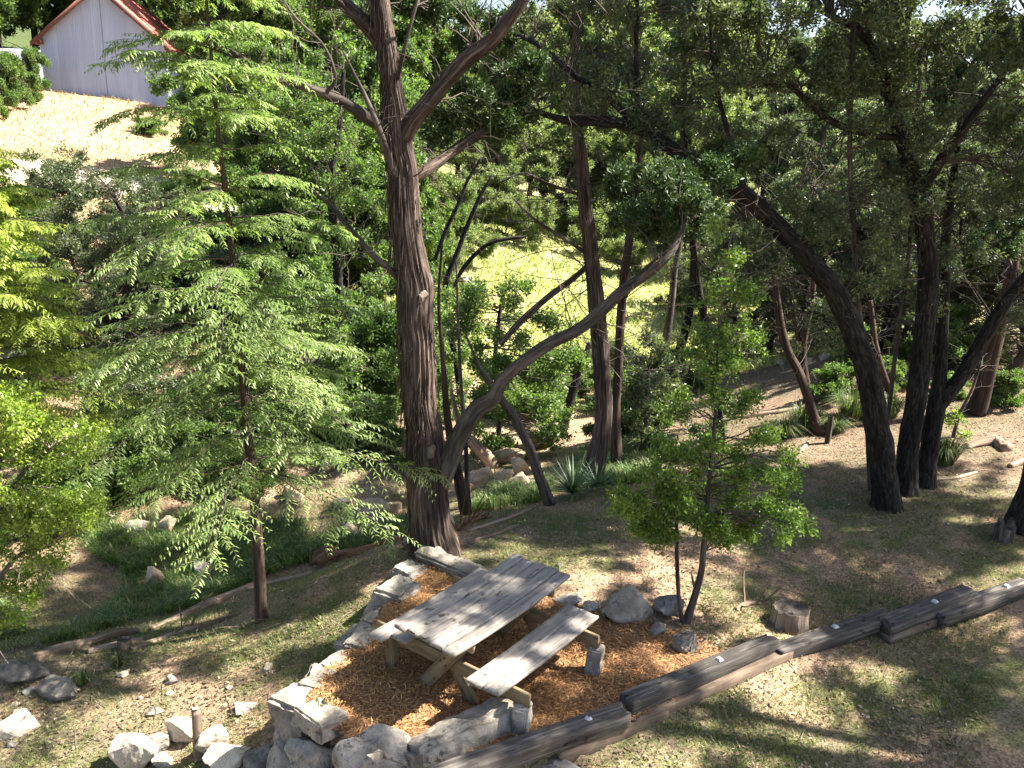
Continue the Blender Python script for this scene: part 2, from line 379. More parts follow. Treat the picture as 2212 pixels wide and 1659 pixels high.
def tubes(P, R, sides=3):
    """many thin twigs at once: P (N,K,3), R (N,K)"""
    N, K, _ = P.shape
    T = norm(np.gradient(P, axis=1)); ref = np.array([.31, .22, .92])
    A = norm(np.cross(T, ref)); B = np.cross(T, A)
    th = np.arange(sides)*2*math.pi/sides
    V = P[:, :, None]+(A[:, :, None]*np.cos(th)[None, None, :, None]+B[:, :, None]*np.sin(th)[None, None, :, None])*R[:, :, None, None]
    i = np.arange(N*K*sides).reshape(N, K, sides); j = np.roll(i, -1, 2)
    F = np.stack([i[:, :-1], j[:, :-1], j[:, 1:], i[:, 1:]], -1).reshape(-1, 4)
    return V.reshape(-1, 3), F
class Acc:
    def __init__(s): s.V = []; s.F = {}; s.A = []; s.n = 0
    def add(s, V, F, a=None):
        V = np.asarray(V).reshape(-1, 3)
        for f in (F if isinstance(F, list) else [F]):
            f = np.asarray(f)
            if len(f): s.F.setdefault(f.shape[1], []).append(f+s.n)
        s.V.append(V); s.A.append(np.zeros((len(V), 3)) if a is None else np.asarray(a)); s.n += len(V)
    def mesh(s, name, mat, key='bco', smooth=False):
        A = np.vstack(s.A) if key == 'bco' else np.concatenate([np.ravel(a) for a in s.A])
        return mesh(name, np.vstack(s.V), [np.vstack(f) for f in s.F.values()], mat,
                    {key: ('FLOAT_VECTOR' if key == 'bco' else 'FLOAT', A)}, smooth)
def leaves(pos, d, size, width, rng, lv, droop=0., nrm=None):
    """one folded rhombic blade per position"""
    N = len(pos); d = norm(d); size = np.broadcast_to(size, (N,))[:, None]; width = np.broadcast_to(width, (N,))[:, None]
    rv = rng.normal(size=(N, 3)) if nrm is None else nrm
    side = norm(np.cross(d, rv)); nn = np.cross(side, d)
    tip = pos+d*size; tip[:, 2] -= (droop*size)[:, 0]
    mid = pos+d*size*.5+nn*size*.06
    V = np.stack([pos, mid+side*width*.5, tip, mid-side*width*.5], 1).reshape(-1, 3)
    F = np.arange(4*N).reshape(N, 4)
    return V, F, np.repeat(lv, 4)
def rdir(rng, n): return norm(rng.normal(size=(n, 3)))

# foliage: clumps of twigs that carry leaves ---------------------------------------------------
KIND = dict(
 oak=dict(size=.058, w=.026, per=26, jit=.05, mat='oak_leaf'), holly=dict(size=.04, w=.022, per=26, jit=.03, mat='holly_leaf'),
 elm=dict(size=.06, w=.029, per=28, jit=.06, mat='elm_leaf'), lime=dict(size=.045, w=.024, per=26, jit=.04, mat='lime_leaf'),
 cedar=dict(size=.06, w=.02, per=64, jit=.035, mat='cedar_leaf'), pale=dict(size=.06, w=.024, per=26, jit=.06, mat='pale_leaf'))
def clump(acc_l, acc_t, c, R, ntw, kind, rng, anchor=None, sub=None, lsize=1., per=None, tone=0., up=.3):
    """leafy ball: anchor -> a few side limbs -> twigs -> leaves"""
    k = KIND[kind]; c = np.asarray(c, float); R = np.asarray(R, float)*np.ones(3)
    sub = sub or max(3, ntw//9)
    S = c+rdir(rng, sub)*R*(rng.random((sub, 1))**.45)
    if anchor is not None:
        a = np.asarray(anchor, float); L = np.linalg.norm(S-a, axis=1)
        t = np.linspace(0, 1, 5)[None, :, None]
        P = a*(1-t)+S[:, None]*t
        P[:, 1:4] += rng.normal(size=(sub, 3, 3))*L[:, None, None]*.055
        P[:, 1:4, 2] += L[:, None]*.06
        r0 = np.clip(.006+.006*L, .006, .022)
        V, F = tubes(P, r0[:, None]*np.linspace(1, .4, 5)[None], 4); acc_t.add(V, F)
    pick = rng.integers(0, sub, ntw); s = S[pick]; sr = np.maximum(R.min()*.45, .14)
    d = rdir(rng, ntw); d[:, 2] = d[:, 2]*.7+up; d = norm(d)
    Lt = sr*(.6+.8*rng.random(ntw))
    t = np.linspace(0, 1, 2)[None, :, None]
    P = s[:, None]+d[:, None]*t*Lt[:, None, None]
    V, F = tubes(P, np.full((ntw, 1), .0028)*np.linspace(1.2, .5, 2)[None], 3); acc_t.add(V, F)
    per = per or k['per']; n = ntw*per
    ti = np.repeat(np.arange(ntw), per); u = .2+.8*rng.random(n)
    i0 = np.zeros(n, int); fr = u[:, None]
    pos = P[ti, i0]*(1-fr)+P[ti, i0+1]*fr+rng.normal(size=(n, 3))*k['jit']
    dd = d[ti]*.55+rdir(rng, n)*.9; dd[:, 2] += up*.3
    lv = np.clip(rng.random(n)*.75+rng.random(sub)[pick][ti]*.25+tone, 0, 1)
    sz = k['size']*lsize*(.65+.6*rng.random(n))
    acc_l.add(*leaves(pos, dd, sz, sz*(k['w']/k['size']), rng, lv))
def side_twigs(acc, P, R, n, rng, L=(.3, .9), droop=.15, r=.006, f0=.1, fork=True, up=.2):
    """thin bare side branches from a limb"""
    P = np.asarray(P); K = len(P); i = rng.integers(int(K*f0), K-1, n); s = P[i]
    T = norm(np.gradient(P, axis=0))[i]; d = rdir(rng, n); d = norm(d-T*(np.sum(d*T, 1)[:, None])*.6+T*.35); d[:, 2] += up
    L = L[0]+(L[1]-L[0])*rng.random(n)**1.5
    t = np.linspace(0, 1, 5)[None, :, None]
    Q = s[:, None]+d[:, None]*t*L[:, None, None]
    Q[:, 1:] += np.cumsum(rng.normal(size=(n, 4, 3))*.05, 1)*L[:, None, None]; Q[:, :, 2] -= (t[..., 0]**2)*L[:, None]*droop
    V, F = tubes(Q, (r*(.5+L/L.max()))[:, None]*np.linspace(1, .35, 5)[None], 3); acc.add(V, F)
    if fork:
        m = n*2; b = np.repeat(np.arange(n), 2); j = rng.integers(1, 4, m); s2 = Q[b, j]
        d2 = norm(d[b]+rdir(rng, m)*.9); L2 = L[b]*(.25+.35*rng.random(m)); t = np.linspace(0, 1, 3)[None, :, None]
        Q2 = s2[:, None]+d2[:, None]*t*L2[:, None, None]; Q2[:, 1:] += rng.normal(size=(m, 2, 3))*.06*L2[:, None, None]
        V, F = tubes(Q2, np.full((m, 1), r*.5)*np.linspace(1, .4, 3)[None], 3); acc.add(V, F)
    return Q[:, -1]
def limb_world(pts):
    """(px, py, Y, width in pixels) -> path and radii"""
    P = np.array([py(a, b, c) for a, b, c, w in pts]); R = np.array([w*.5*pxsize(p) for p, (_, _, _, w) in zip(P, pts)])
    return P, R
def limb_mesh(name, pts, m, parent, org, sides=14, ridge=.12, seed=0, step=.07, kridge=9, knob=.1, stretch=1.2, flare=0, world=False):
    P, R = limb_world(pts) if not world else (np.array([p[:3] for p in pts]), np.array([p[3] for p in pts]))
    L = np.linalg.norm(np.diff(P, axis=0), axis=1).sum(); n = max(6, int(L/step))
    Q = catmull(np.c_[P, R], n); 
    P2, R2 = Q[:, :3], np.maximum(Q[:, 3], .003)
    P2[1:-1] += (vnoise(P2[1:-1]*3+seed, 1, 2)[:, None]-.5)*R2[1:-1, None]*.25
    V, Fs, bc = big_tube(P2, R2, sides, ridge, seed, kridge, stretch, knob=knob)
    if flare:
        h = V[:, 2]-P[0][2]; k = np.exp(-np.maximum(h, 0)/flare)
        ang = np.arctan2(V[:, 1]-P[0][1], V[:, 0]-P[0][0])
        f = 1+k*(.22+.4*np.maximum(0, np.sin(ang*5+seed)))
        V[:, :2] = P[0][:2]+(V[:, :2]-P[0][:2])*f[:, None]
    me = mesh(name, V-np.asarray(org), Fs, m, {'bco': ('FLOAT_VECTOR', bc)}, True)
    return obj(name, me, parent), P2, R2

# ------------------------------------------------------------------ stones
def hull_rock(name, mt, dims, seed, n=16, box=.5, sub=3, rough=.04, taper=0.):
    """weathered rock: hull of scattered points, subdivided and roughened; origin at its centre"""
    import bmesh
    rng = np.random.default_rng(seed); bm = bmesh.new()
    p = norm(rng.normal(size=(n, 3))); p = p/np.max(np.abs(p), axis=1, keepdims=True)**box
    p = p*(.82+.3*rng.random((n, 1)))
    for q in p: bm.verts.new(q*.5)
    bmesh.ops.convex_hull(bm, input=bm.verts)
    for v in [v for v in bm.verts if not v.link_faces]: bm.verts.remove(v)
    if taper:
        for v in bm.verts: f_ = 1-taper*(v.co.z+.5); v.co.x *= f_; v.co.y *= f_
    bmesh.ops.scale(bm, verts=bm.verts, vec=dims)
    if max(dims) < .3: sub = 2
    bmesh.ops.bevel(bm, geom=list(bm.edges), offset=.035*min(dims), segments=1, affect='EDGES')
    bmesh.ops.triangulate(bm, faces=bm.faces)
    for _ in range(sub):
        L = max(dims)*.09
        es = [e for e in bm.edges if e.calc_length() > L]
        if not es: break
        bmesh.ops.subdivide_edges(bm, edges=es, cuts=1); bmesh.ops.triangulate(bm, faces=bm.faces)
    bm.normal_update()
    co = np.array([v.co for v in bm.verts]); no = np.array([v.normal for v in bm.verts])
    k = min(dims)
    dz = (vnoise(co/k*2.2+seed, 1, 3)-.5)*2*rough*k*1.6+(vnoise(co/k*7+seed, 1, 2)-.5)*2*rough*k*.6
    co = co+no*dz[:, None]
    for v, c in zip(bm.verts, co): v.co = c
    me = D.meshes.new(name); bm.to_mesh(me); bm.free(); me.materials.append(mt)
    for f in me.polygons: f.use_smooth = False
    return me
def block_stone(name, mt, dims, seed, rough=.11, round_=.2):
    """roughly squared limestone block"""
    import bmesh
    rng = np.random.default_rng(seed); bm = bmesh.new(); bmesh.ops.create_cube(bm, size=1)
    for v in bm.verts: v.co = Vector(np.array(v.co)*(1+rng.normal(size=3)*.09)+rng.normal(size=3)*.035)
    bmesh.ops.scale(bm, verts=bm.verts, vec=dims)
    bmesh.ops.bevel(bm, geom=list(bm.edges), offset=round_*min(dims)*.5, segments=2, affect='EDGES')
    bmesh.ops.triangulate(bm, faces=bm.faces)
    for _ in range(4):
        L = max(.035, max(dims)*.06)
        es = [e for e in bm.edges if e.calc_length() > L]
        if not es: break
        bmesh.ops.subdivide_edges(bm, edges=es, cuts=1); bmesh.ops.triangulate(bm, faces=bm.faces)
    bm.normal_update()
    co = np.array([v.co for v in bm.verts]); no = np.array([v.normal for v in bm.verts]); k = min(dims)
    dz = (vnoise(co/k*1.6+seed, 1, 3)-.5)*2*rough*k*1.5+(vnoise(co*28+seed, 1, 2)-.5)*.014
    co = co+no*dz[:, None]
    for v, c in zip(bm.verts, co): v.co = c
    me = D.meshes.new(name); bm.to_mesh(me); bm.free(); me.materials.append(mt)
    return me
# --- retaining wall of stacked limestone: (x, y, top z, length, width, height, yaw deg, tilt, kind)
rng0 = np.random.default_rng(4)
wall = root('stone_wall', (-1.4, 7.6, -.5), 'low dry-stacked limestone wall around the mulch bed, between picnic table and left lawn', 'stone wall')
WS = [(-.66,9.52,.1,.98,.30,.36,-26,0,'b'), (-1.15,9.36,.08,.40,.36,.42,62,0,'b'), (-1.21,8.87,.06,.46,.38,.46,60,2,'b'),
 (-1.36,8.36,.01,.46,.32,.45,68,-2,'b'), (-1.45,7.93,.0,.42,.28,.5,75,1,'b'), (-1.60,7.55,.01,.44,.34,.55,62,0,'b'), (-1.74,7.2,.01,.38,.30,.55,70,2,'b'),
 (-1.87,6.92,.0,.36,.38,.44,64,-3,'b'), (-2.0,6.72,-.34,.44,.42,.5,40,0,'r'), (-1.62,6.6,.08,.42,.27,.17,-38,-9,'b'), (-1.68,6.5,-.1,.5,.34,.5,-42,8,'r'),
 (-1.77,6.27,-.46,.42,.26,.38,-30,-5,'r'), (-1.33,6.32,-.22,.34,.3,.5,10,0,'r'),(-1.98,7.3,-.28,.4,.26,.4,66,0,'r'),(-1.86,7.75,-.2,.5,.26,.4,68,0,'r'),(-1.66,8.3,-.15,.5,.22,.35,70,0,'r'),(-1.5,8.85,-.12,.5,.2,.32,66,0,'r')]
for k, (x, y, zt, L, W, H, yaw, tl, ty) in enumerate(WS):
    me = block_stone('stone', M['limestone'] if k not in (8, 11, 13) else M['grey_stone'], (L*.99, W, H), 40+k) if ty == 'b' else hull_rock('stone', M['grey_stone'] if k % 2 else M['limestone'], (L, W, H), 40+k, 18, .7)
    o = obj('stone', me, wall, loc=(x+1.4, y-7.6, zt-H/2+.5+rng0.uniform(-.025, .02))); o.rotation_euler = (rad(tl+rng0.uniform(-4, 4)), rad(tl*.6+rng0.uniform(-4, 4)), rad(yaw+rng0.uniform(-7, 7)))

def rock(px_, py_, w, h, label, mt='pale_stone', seed=0, dims=None, sink=.3, at=None, rz=None, group=None, box=.5, rough=.05, cat='rock', name='boulder', n=15, taper=0.):
    """stone whose outline spans about w x h pixels around (px_, py_)"""
    if at is None:
        p = gp(px_, py_+h*.38); s = pxsize(p)*1.1; W = w*s; H = h*s*1.05; d = (W, W*.75, H)
    else: p = np.array([at[0], at[1], g1(at[0], at[1])]); d = dims
    if dims: d = dims
    me = hull_rock(name, M[mt], d, seed+3, n, box, rough=rough, taper=taper)
    z0 = min(v.co.z for v in me.vertices)
    o = obj(name, me, None, label, cat, group, loc=(p[0], p[1]+(d[1]*.3 if at is None else 0), p[2]-z0-sink*d[2]))
    if at is None: o.location.z = g1(o.location.x, o.location.y)-z0-sink*d[2]
    o.rotation_euler.z = rng0.uniform(-.6, .6) if rz is None else rz
    return o
rng0 = np.random.default_rng(1)
rock(0, 0, 0, 0, 'rounded grey limestone boulder with yellow lichen at the front edge of the mulch bed', 'limestone', 3, (.7, .56, .66), .0, (-1.05, 6.2), .3, n=24, rough=.09).location.z = -.15
rock(0, 0, 0, 0, 'bluish stone wedged low beside the rounded lichen boulder at the mulch bed', 'grey_stone', 14, (.34, .3, .4), .0, (-1.36, 6.02), .3, n=24).location.z = -.48
o = obj('boulder', block_stone('boulder', M['limestone'], (1.0, .38, .52), 77, .08, .3), None, 'long white limestone boulder at the front of the mulch bed, next to the tie end', 'rock', loc=(-.32, 6.42, -.07)); o.rotation_euler = (rad(-16), rad(-4), rad(35))
rock(1340, 1310, 120, 95, 'triangular grey boulder standing behind the right bench', 'limestone', 21, (.8, .5, .5), .12, (1.36, 8.52), .1, n=26, taper=.85)
rock(0, 0, 0, 0, 'dark shaded rock at the foot of the little holly tree', 'grey_stone', 22, (.4, .3, .3), .2, (1.86, 8.62), .4)
rock(0, 0, 0, 0, 'small half-buried grey rock in front of the holly stems', 'grey_stone', 23, (.26, .2, .14), .3, (1.68, 8.32), 1.1)
rock(0, 0, 0, 0, 'grey rock sitting alone on the mulch edge right of the bench, by the tie', 'limestone', 26, (.33, .25, .22), .15, (1.93, 7.98), .2)
rock(0, 0, 0, 0, 'flat white stone at the back edge of the mulch, nearer the table end', 'limestone', 24, (.34, .24, .16), .1, (.72, 8.78), .2)
rock(0, 0, 0, 0, 'smaller broken stone at the back edge of the mulch, near the triangular boulder', 'limestone', 25, (.24, .2, .12), .1, (.98, 8.66), .9)
rock(1195, 1695, 130, 36, 'dark flat rock pressed into the lawn under the nearest timber', 'grey_stone', 27, None, .3)
# boulders round the stake, lower left
rock(288, 1640, 98, 84, 'pointed cream boulder, first from the left in the row by the wooden stake', 'pale_stone', 31, None, .1, rz=.2)
rock(341, 1612, 44, 44, 'small grey rock between the pointed cream boulder and the stake', 'limestone', 32, None, .1)
rock(393, 1594, 80, 62, 'pale angular boulder directly behind the left side of the stake', 'pale_stone', 33, None, .15)
rock(455, 1612, 70, 76, 'broad cream boulder leaning against the right side of the stake', 'pale_stone', 34, None, .15)
rock(482, 1652, 104, 40, 'wide pale boulder cut by the bottom frame edge, in front of the stake', 'pale_stone', 35, None, .1)
rock(560, 1655, 90, 34, 'flat grey slab between the stake boulders and the stone wall corner', 'limestone', 36, None, .3)
rock(533, 1532, 56, 16, 'thin dark slab lying in the lawn behind the wooden stake', 'grey_stone', 37, None, .3)
rock(345, 1651, 50, 18, 'low flat rock between the two boulders in front of the stake', 'limestone', 38, None, .2)
# stones on the left lawn
rock(38, 1462, 96, 66, 'big dark grey boulder at the lower end of the log edging', 'grey_stone', 41, None, .25)
rock(122, 1490, 100, 50, 'low dark boulder half hidden in grass right of the big dark boulder', 'grey_stone', 42, None, .4)
rock(28, 1565, 100, 60, 'large smooth pinkish slab lying flat in the sunlit lawn', 'pale_stone', 43, None, .55, rough=.02)
for k, (a, b, w, h, t) in enumerate([(262,1457,36,20,'pinkish stone in the shade edge above the lit lawn strip'), (372,1470,42,26,'pair-like knobbly grey stone in the middle of the left lawn'), (365,1498,22,14,'small dark stone just below the knobbly grey stone on the lawn'),
   (160,1478,22,16,'small white stone at the right foot of the low dark boulder'), (137,1498,30,14,'flat white stone in the grass near the pinkish slab'), (60,1495,34,18,'long pale stone between dark boulder and pinkish slab'),
   (577,1444,42,16,'flat grey stone in the lawn left of the stone wall'), (302,1508,16,13,'pebble-sized brown rock in a lit patch of the left lawn'), (495,1488,22,10,'thin pale stone in the lawn above the stake'),
   (27,1522,38,14,'flat stone touching the top of the pinkish slab'), (22,1612,34,16,'small white stone near the left edge below the pinkish slab'), (330,1546,48,10,'narrow pale strip of rock above the stake boulders'),
   (35,1540,20,10,'tiny pale stone beside the pinkish slab'), (1208,1222,22,14,'lone grey stone in the shaded lawn behind the picnic table'), (1300,1262,12,8,'tiny white stone on the lawn above the triangular boulder')]):
    rock(a, b, w*.85, h*.85, t, 'limestone' if k % 3 else 'pale_stone', 50+k, None, .42)
# creek stones
for k, (a, b, w, h, t, m_) in enumerate([(812,1112,76,64,'large sunlit tan boulder left of the big cedar trunk','creek_stone'), (758,1150,52,34,'grey rock below and left of the large tan boulder','creek_stone'), (850,1098,40,32,'tan rock touching the right shoulder of the large tan boulder','creek_stone'),
   (735,1092,40,30,'dark rock in shade left of the large tan boulder','grey_stone'), (885,1172,34,34,'mossy grey stone at the left foot of the big cedar','grey_stone'), (360,1142,52,36,'rounded sunlit boulder in the creek bed behind the tall grass','creek_stone'),
   (290,1148,60,26,'dark flat ledge stone left of the rounded creek boulder','grey_stone'), (330,1250,36,50,'upright pale rock in the middle of the tall grass','creek_stone'), (430,1240,50,36,'low grey rock sunk in the tall grass near the cypress stem','grey_stone'),
   (1168,953,62,36,'largest pale boulder of the creek, farthest right','creek_stone'), (1102,962,26,30,'upright pale stone left of the largest creek boulder','creek_stone'), (1060,975,38,26,'tan creek stone beside the leaning dead log','creek_stone'),
   (1100,988,56,26,'orange-tinted flat creek slab behind the leaning stem','creek_stone'), (1122,1012,36,32,'blocky creek stone just left of the leaning stem','creek_stone'), (1120,1035,34,28,'round creek stone under the blocky one','creek_stone'),
   (1035,1035,56,36,'broad pale stone between cedar and leaning stem in the creek','creek_stone'), (1083,1035,34,30,'grey stone right of the broad pale creek stone','creek_stone'), (1130,968,22,20,'small stone below the largest creek boulder','creek_stone'),
   (1008,1052,24,26,'white stone glimpsed between the thin trunks behind the cedar','creek_stone'), (968,1130,24,44,'bright stone behind the right edge of the cedar trunk','creek_stone'), (700,1010,36,26,'pale stone in dark creek shade behind the cypress','creek_stone'),
   (1262,1048,20,14,'small white stone behind the yucca','pale_stone'), (1008,618,34,24,'grey boulder at the edge of the bright meadow','limestone'), (1570,870,26,22,'grey stone in the brush beyond the little holly tree','limestone'),
   (620,1075,60,34,'tan shaded stone in the creek right of the cypress stem','creek_stone'), (540,1120,40,22,'flat stone beside the cypress stem in the creek','creek_stone'), (230,1120,40,20,'brown stone by the brush pile in the creek','creek_stone')]):
    g_ = 1.35 if 980 < a < 1200 and b < 1060 else 1.
    rock(a, b, w*g_, h*g_, t, m_, 80+k, None, .15)
protos = [hull_rock('creek_cobble', M['pale_stone'], (.34, .28, .2), 300+k, 12, .4, 2) for k in range(5)]
rr = np.random.default_rng(8)
for k in range(90):
    a, b = (rr.uniform(1590, 1800), rr.uniform(690, 790)) if k < 62 else (rr.uniform(640, 860), rr.uniform(700, 840))
    p = gp(a, b); s = rr.uniform(.6, 1.9)
    o = obj('creek_cobble', protos[k % 5], None, 'pale cobble in the rubble bank beyond the leaning oak trunk' if k < 62 else 'pale cobble on the creek bank behind the cypress', 'rock', 'cobbles in the far rubble bank' if k < 62 else 'cobbles on the bank behind the cypress', loc=(p[0], p[1], p[2]+.04))
    o.scale = (s, s*rr.uniform(.7, 1.2), s*rr.uniform(.6, 1)); o.rotation_euler.z = rr.uniform(0, 6)

# ------------------------------------------------------------------ boards and timbers
def board(L, W, T, rng, bend=0., cup=0., twist=0., endr=.006, m='grey_plank', n=26, name='board', nw=5, wear=.0015, crack=0):
    """worn plank along x, centred; rounded arrises, slightly bowed, cupped and uneven at its ends"""
    xs = np.linspace(-L/2, L/2, n); ch = .0045
    prof = []
    for j in range(nw+1): prof.append((-W/2+ch+(W-2*ch)*j/nw, T/2))
    prof += [(W/2, T/2-ch), (W/2, -T/2+ch), (W/2-ch, -T/2), (-W/2+ch, -T/2), (-W/2, -T/2+ch), (-W/2, T/2-ch)]
    prof = np.array(prof); k = len(prof); ph = rng.random()*50
    X = np.repeat(xs[:, None], k, 1); Y = np.repeat(prof[None, :, 0], n, 0); Z = np.repeat(prof[None, :, 1], n, 0)
    bc = np.stack([Y, Z, X], -1)
    u = X/(L/2)
    X = X+np.where(np.abs(u) > .999, (vnoise(np.stack([Y*18+ph, Z*3, u*3], -1))-.5)*endr*4, 0)
    Z = Z+bend*(u*u-.3)+cup*((Y/(W/2))**2-.5)*W+twist*u*Y
    Y = Y+(vnoise(np.stack([X*1.3+ph, Y*0, Z*0], -1))-.5)*.004
    top = prof[None, :, 1] > 0
    Z = Z+top*(vnoise(np.stack([X*2.5+ph, Y*60, Z*0+ph], -1), 1, 2)-.5)*wear*2
    V = np.stack([X, Y, Z], -1).reshape(-1, 3); i = np.arange(n*k).reshape(n, k); j = np.roll(i, -1, 1)
    F = np.stack([i[:-1], i[1:], j[1:], j[:-1]], -1).reshape(-1, 4)
    me = mesh(name, V, [F, i[0][None], i[-1][::-1][None]], M[m], {'bco': ('FLOAT_VECTOR', bc.reshape(-1, 3))})
    return me
YAW = .942
table = root('picnic_table', (-.155, 7.535, 0), 'weathered grey wooden picnic table with two attached benches on the mulch bed', 'picnic table', rz=YAW)
rt = np.random.default_rng(12)
# table coordinates: x along the boards, y = -b (b grows to the right bench)
w5 = .1375
for k in range(5):
    b = -.363+w5/2+k*(.726-w5)/4
    o = obj('board', board(1.83+rt.uniform(-.01, .03), w5, .036, rt, bend=.034+rt.uniform(-.004, .004), cup=rt.uniform(-.05, .03), twist=rt.uniform(-.09, .09), n=34, endr=.012), table, loc=(rt.uniform(-.012, .012), -b, .709+rt.uniform(-.003, .003)))
for k, (b, dx, L) in enumerate([(.495, 0, 1.66), (.682, .005, 1.65)]):
    o = obj('seat_board', board(L, .182, .036, rt, bend=.02, cup=.03, twist=rt.uniform(-.05, .05), n=34), table, loc=(dx, -b, .435))
for k, (b, dx, L) in enumerate([(-.682, -.01, 1.72), (-.494, .055, 1.6)]):
    o = obj('seat_board', board(L, .182, .036, rt, bend=.02, cup=.02, twist=rt.uniform(-.05, .05), n=34), table, loc=(dx, -b, .435))
for a in (-.59, .59):
    s = 1 if a > 0 else -1
    o = obj('cross_beam', board(1.86, .14, .038, rt, m='tan_plank', n=12), table, loc=(a, 0, .345)); o.rotation_euler = (rad(90), 0, rad(90))
    o = obj('top_cleat', board(.68, .09, .036, rt, m='tan_plank', n=8), table, loc=(a+s*.05, 0, .64)); o.rotation_euler = (rad(90), 0, rad(90))
    for sg in (-1, 1):
        # leg from foot at b = -sg*.24 up to b = sg*.2 : the pair crosses under the top
        f = np.array([a+sg*.0385*1.0, -sg*.27, .0]); t_ = np.array([a+sg*.0385*1.0, sg*.2, .62])
        L = np.linalg.norm(t_-f); o = obj('leg', board(L+.06, .14, .038, rt, m='tan_plank', n=10), table, loc=tuple((f+t_)/2))
        ang = math.atan2(t_[2]-f[2], t_[1]-f[1]); o.rotation_euler = Matrix(((0, 0, 1), (math.cos(ang), -math.sin(ang), 0), (math.sin(ang), math.cos(ang), 0))).to_euler()
        for (dy, dz) in ((0, .02), (.045, -.02), (-.02, -.05)):
            if sg*s < 0: continue
            import bmesh
            bm = bmesh.new(); bmesh.ops.create_cone(bm, cap_ends=True, segments=10, radius1=.011, radius2=.009, depth=.012)
            me = D.meshes.new('bolt'); bm.to_mesh(me); bm.free(); me.materials.append(M['bolt'])
            o = obj('bolt', me, table, loc=(a+s*.062, dy, .385+dz)); o.rotation_euler = (0, rad(90), 0)
for (a, b) in ((-.625, -.70), (.62, -.80)):
    o = obj('support_post', board(.40, .085, .085, rt, m='tan_plank', n=6), table, loc=(a-.065*(1 if a < 0 else -1)*0, -b, .2)); o.rotation_euler = (0, rad(90), 0)
c_, s_ = math.cos(YAW), math.sin(YAW)
for (a, b, t) in ((-.6, .87, 'square stone block under the near end of the right bench beam'), (.6, .89, 'dark stone block under the far end of the right bench beam')):
    o = obj('support_stone', block_stone('support_stone', M['limestone'] if a < 0 else M['grey_stone'], (.15, .15, .28), int(90+b*100), .08), None, t, 'stone block',
            loc=(-.155+a*c_+b*s_, 7.535+a*s_-b*c_, .125)); o.rotation_euler.z = YAW+.25

def timber(name, near0, near1, ztop, width, h, seed, label, m='tie_wood', caps=(), zt1=None):
    zt1 = ztop if zt1 is None else zt1
    a = pz(*near0, ztop); b = pz(*near1, zt1); d = b-a; L = np.linalg.norm(d); n = norm(np.array([-d[1], d[0], 0]))
    c = (a+b)/2+n*width/2
    rg = np.random.default_rng(seed)
    o = obj(name, None, None, label, 'timber', loc=(c[0], c[1], c[2]-h/2)) if caps else None
    me = board(L, width, h, rg, bend=rg.uniform(-.006, .006), endr=.02, m=m, n=46, name=name, nw=14, wear=.008)
    rot = (0, -math.asin(d[2]/L), math.atan2(d[1], d[0]))
    if caps:
        o.rotation_euler = rot; bd = obj('beam', me, o)
        for u, v, ty in caps:
            import bmesh
            bm = bmesh.new()
            if ty == 'sq': bmesh.ops.create_cone(bm, cap_ends=True, segments=4, radius1=.047, radius2=.03, depth=.022)
            else: bmesh.ops.create_cone(bm, cap_ends=True, segments=12, radius1=.034, radius2=.02, depth=.02)
            for q in bm.verts: q.co += Vector((rg.uniform(-1, 1), rg.uniform(-1, 1), 0))*.004
            m2 = D.meshes.new('spike_cap'); bm.to_mesh(m2); bm.free(); m2.materials.append(M['cap'])
            cp_ = obj('spike_cap', m2, o, loc=(u*L/2, v*width/2, h/2+.012)); cp_.rotation_euler.z = .9
            if ty != 'sq':
                bm = bmesh.new(); bmesh.ops.create_cone(bm, cap_ends=True, segments=10, radius1=.013, radius2=.011, depth=.03)
                m2 = D.meshes.new('spike'); bm.to_mesh(m2); bm.free(); m2.materials.append(M['bolt']); obj('spike', m2, o, loc=(u*L/2+.008, v*width/2, h/2+.02))
    else:
        o = obj(name, me, None, label, 'timber', loc=(c[0], c[1], c[2]-h/2)); o.rotation_euler = rot
    return o
timber('railroad_tie', (900,1703), (1365,1540), .14, .19, .155, 1, 'nearest dark upper tie running out of the bottom frame edge', caps=[(.62, .15, 'r')])
timber('railroad_tie', (1369,1518), (1686,1387), .145, .185, .155, 2, 'long upper tie crossing behind the picnic bench, second from the bottom', caps=[(.2, .0, 'sq')])
timber('railroad_tie', (1215,1625), (1440,1538), -.02, .19, .16, 3, 'short brown lower tie showing beneath the joint of the two near ties', 'old_tie_wood')
timber('railroad_tie', (1380,1556), (1712,1408), -.012, .19, .16, 4, 'brown lower tie under the long upper tie, partly buried in litter', 'old_tie_wood', zt1=.045)
timber('railroad_tie', (1692,1408), (1931,1331), .075, .18, .155, 5, 'grey tie in the middle of the row, in front of the stump', caps=[(.05, .3, 'sq')], zt1=.12)
timber('railroad_tie', (1931,1348), (2112,1277), .145, .19, .16, 6, 'dark tie with rounded end overlapping the last tie on the right', caps=[(.1, -.1, 'sq')], zt1=.16)
timber('railroad_tie', (2040,1331), (2235,1262), .075, .19, .16, 7, 'last tie of the row, running out at the right frame edge', caps=[(.55, .2, 'sq')], zt1=.12)
timber('railroad_tie', (1930,1372), (2075,1320), .0, .17, .14, 8, 'buried lower tie just visible under the dark overlapping tie', 'old_tie_wood')

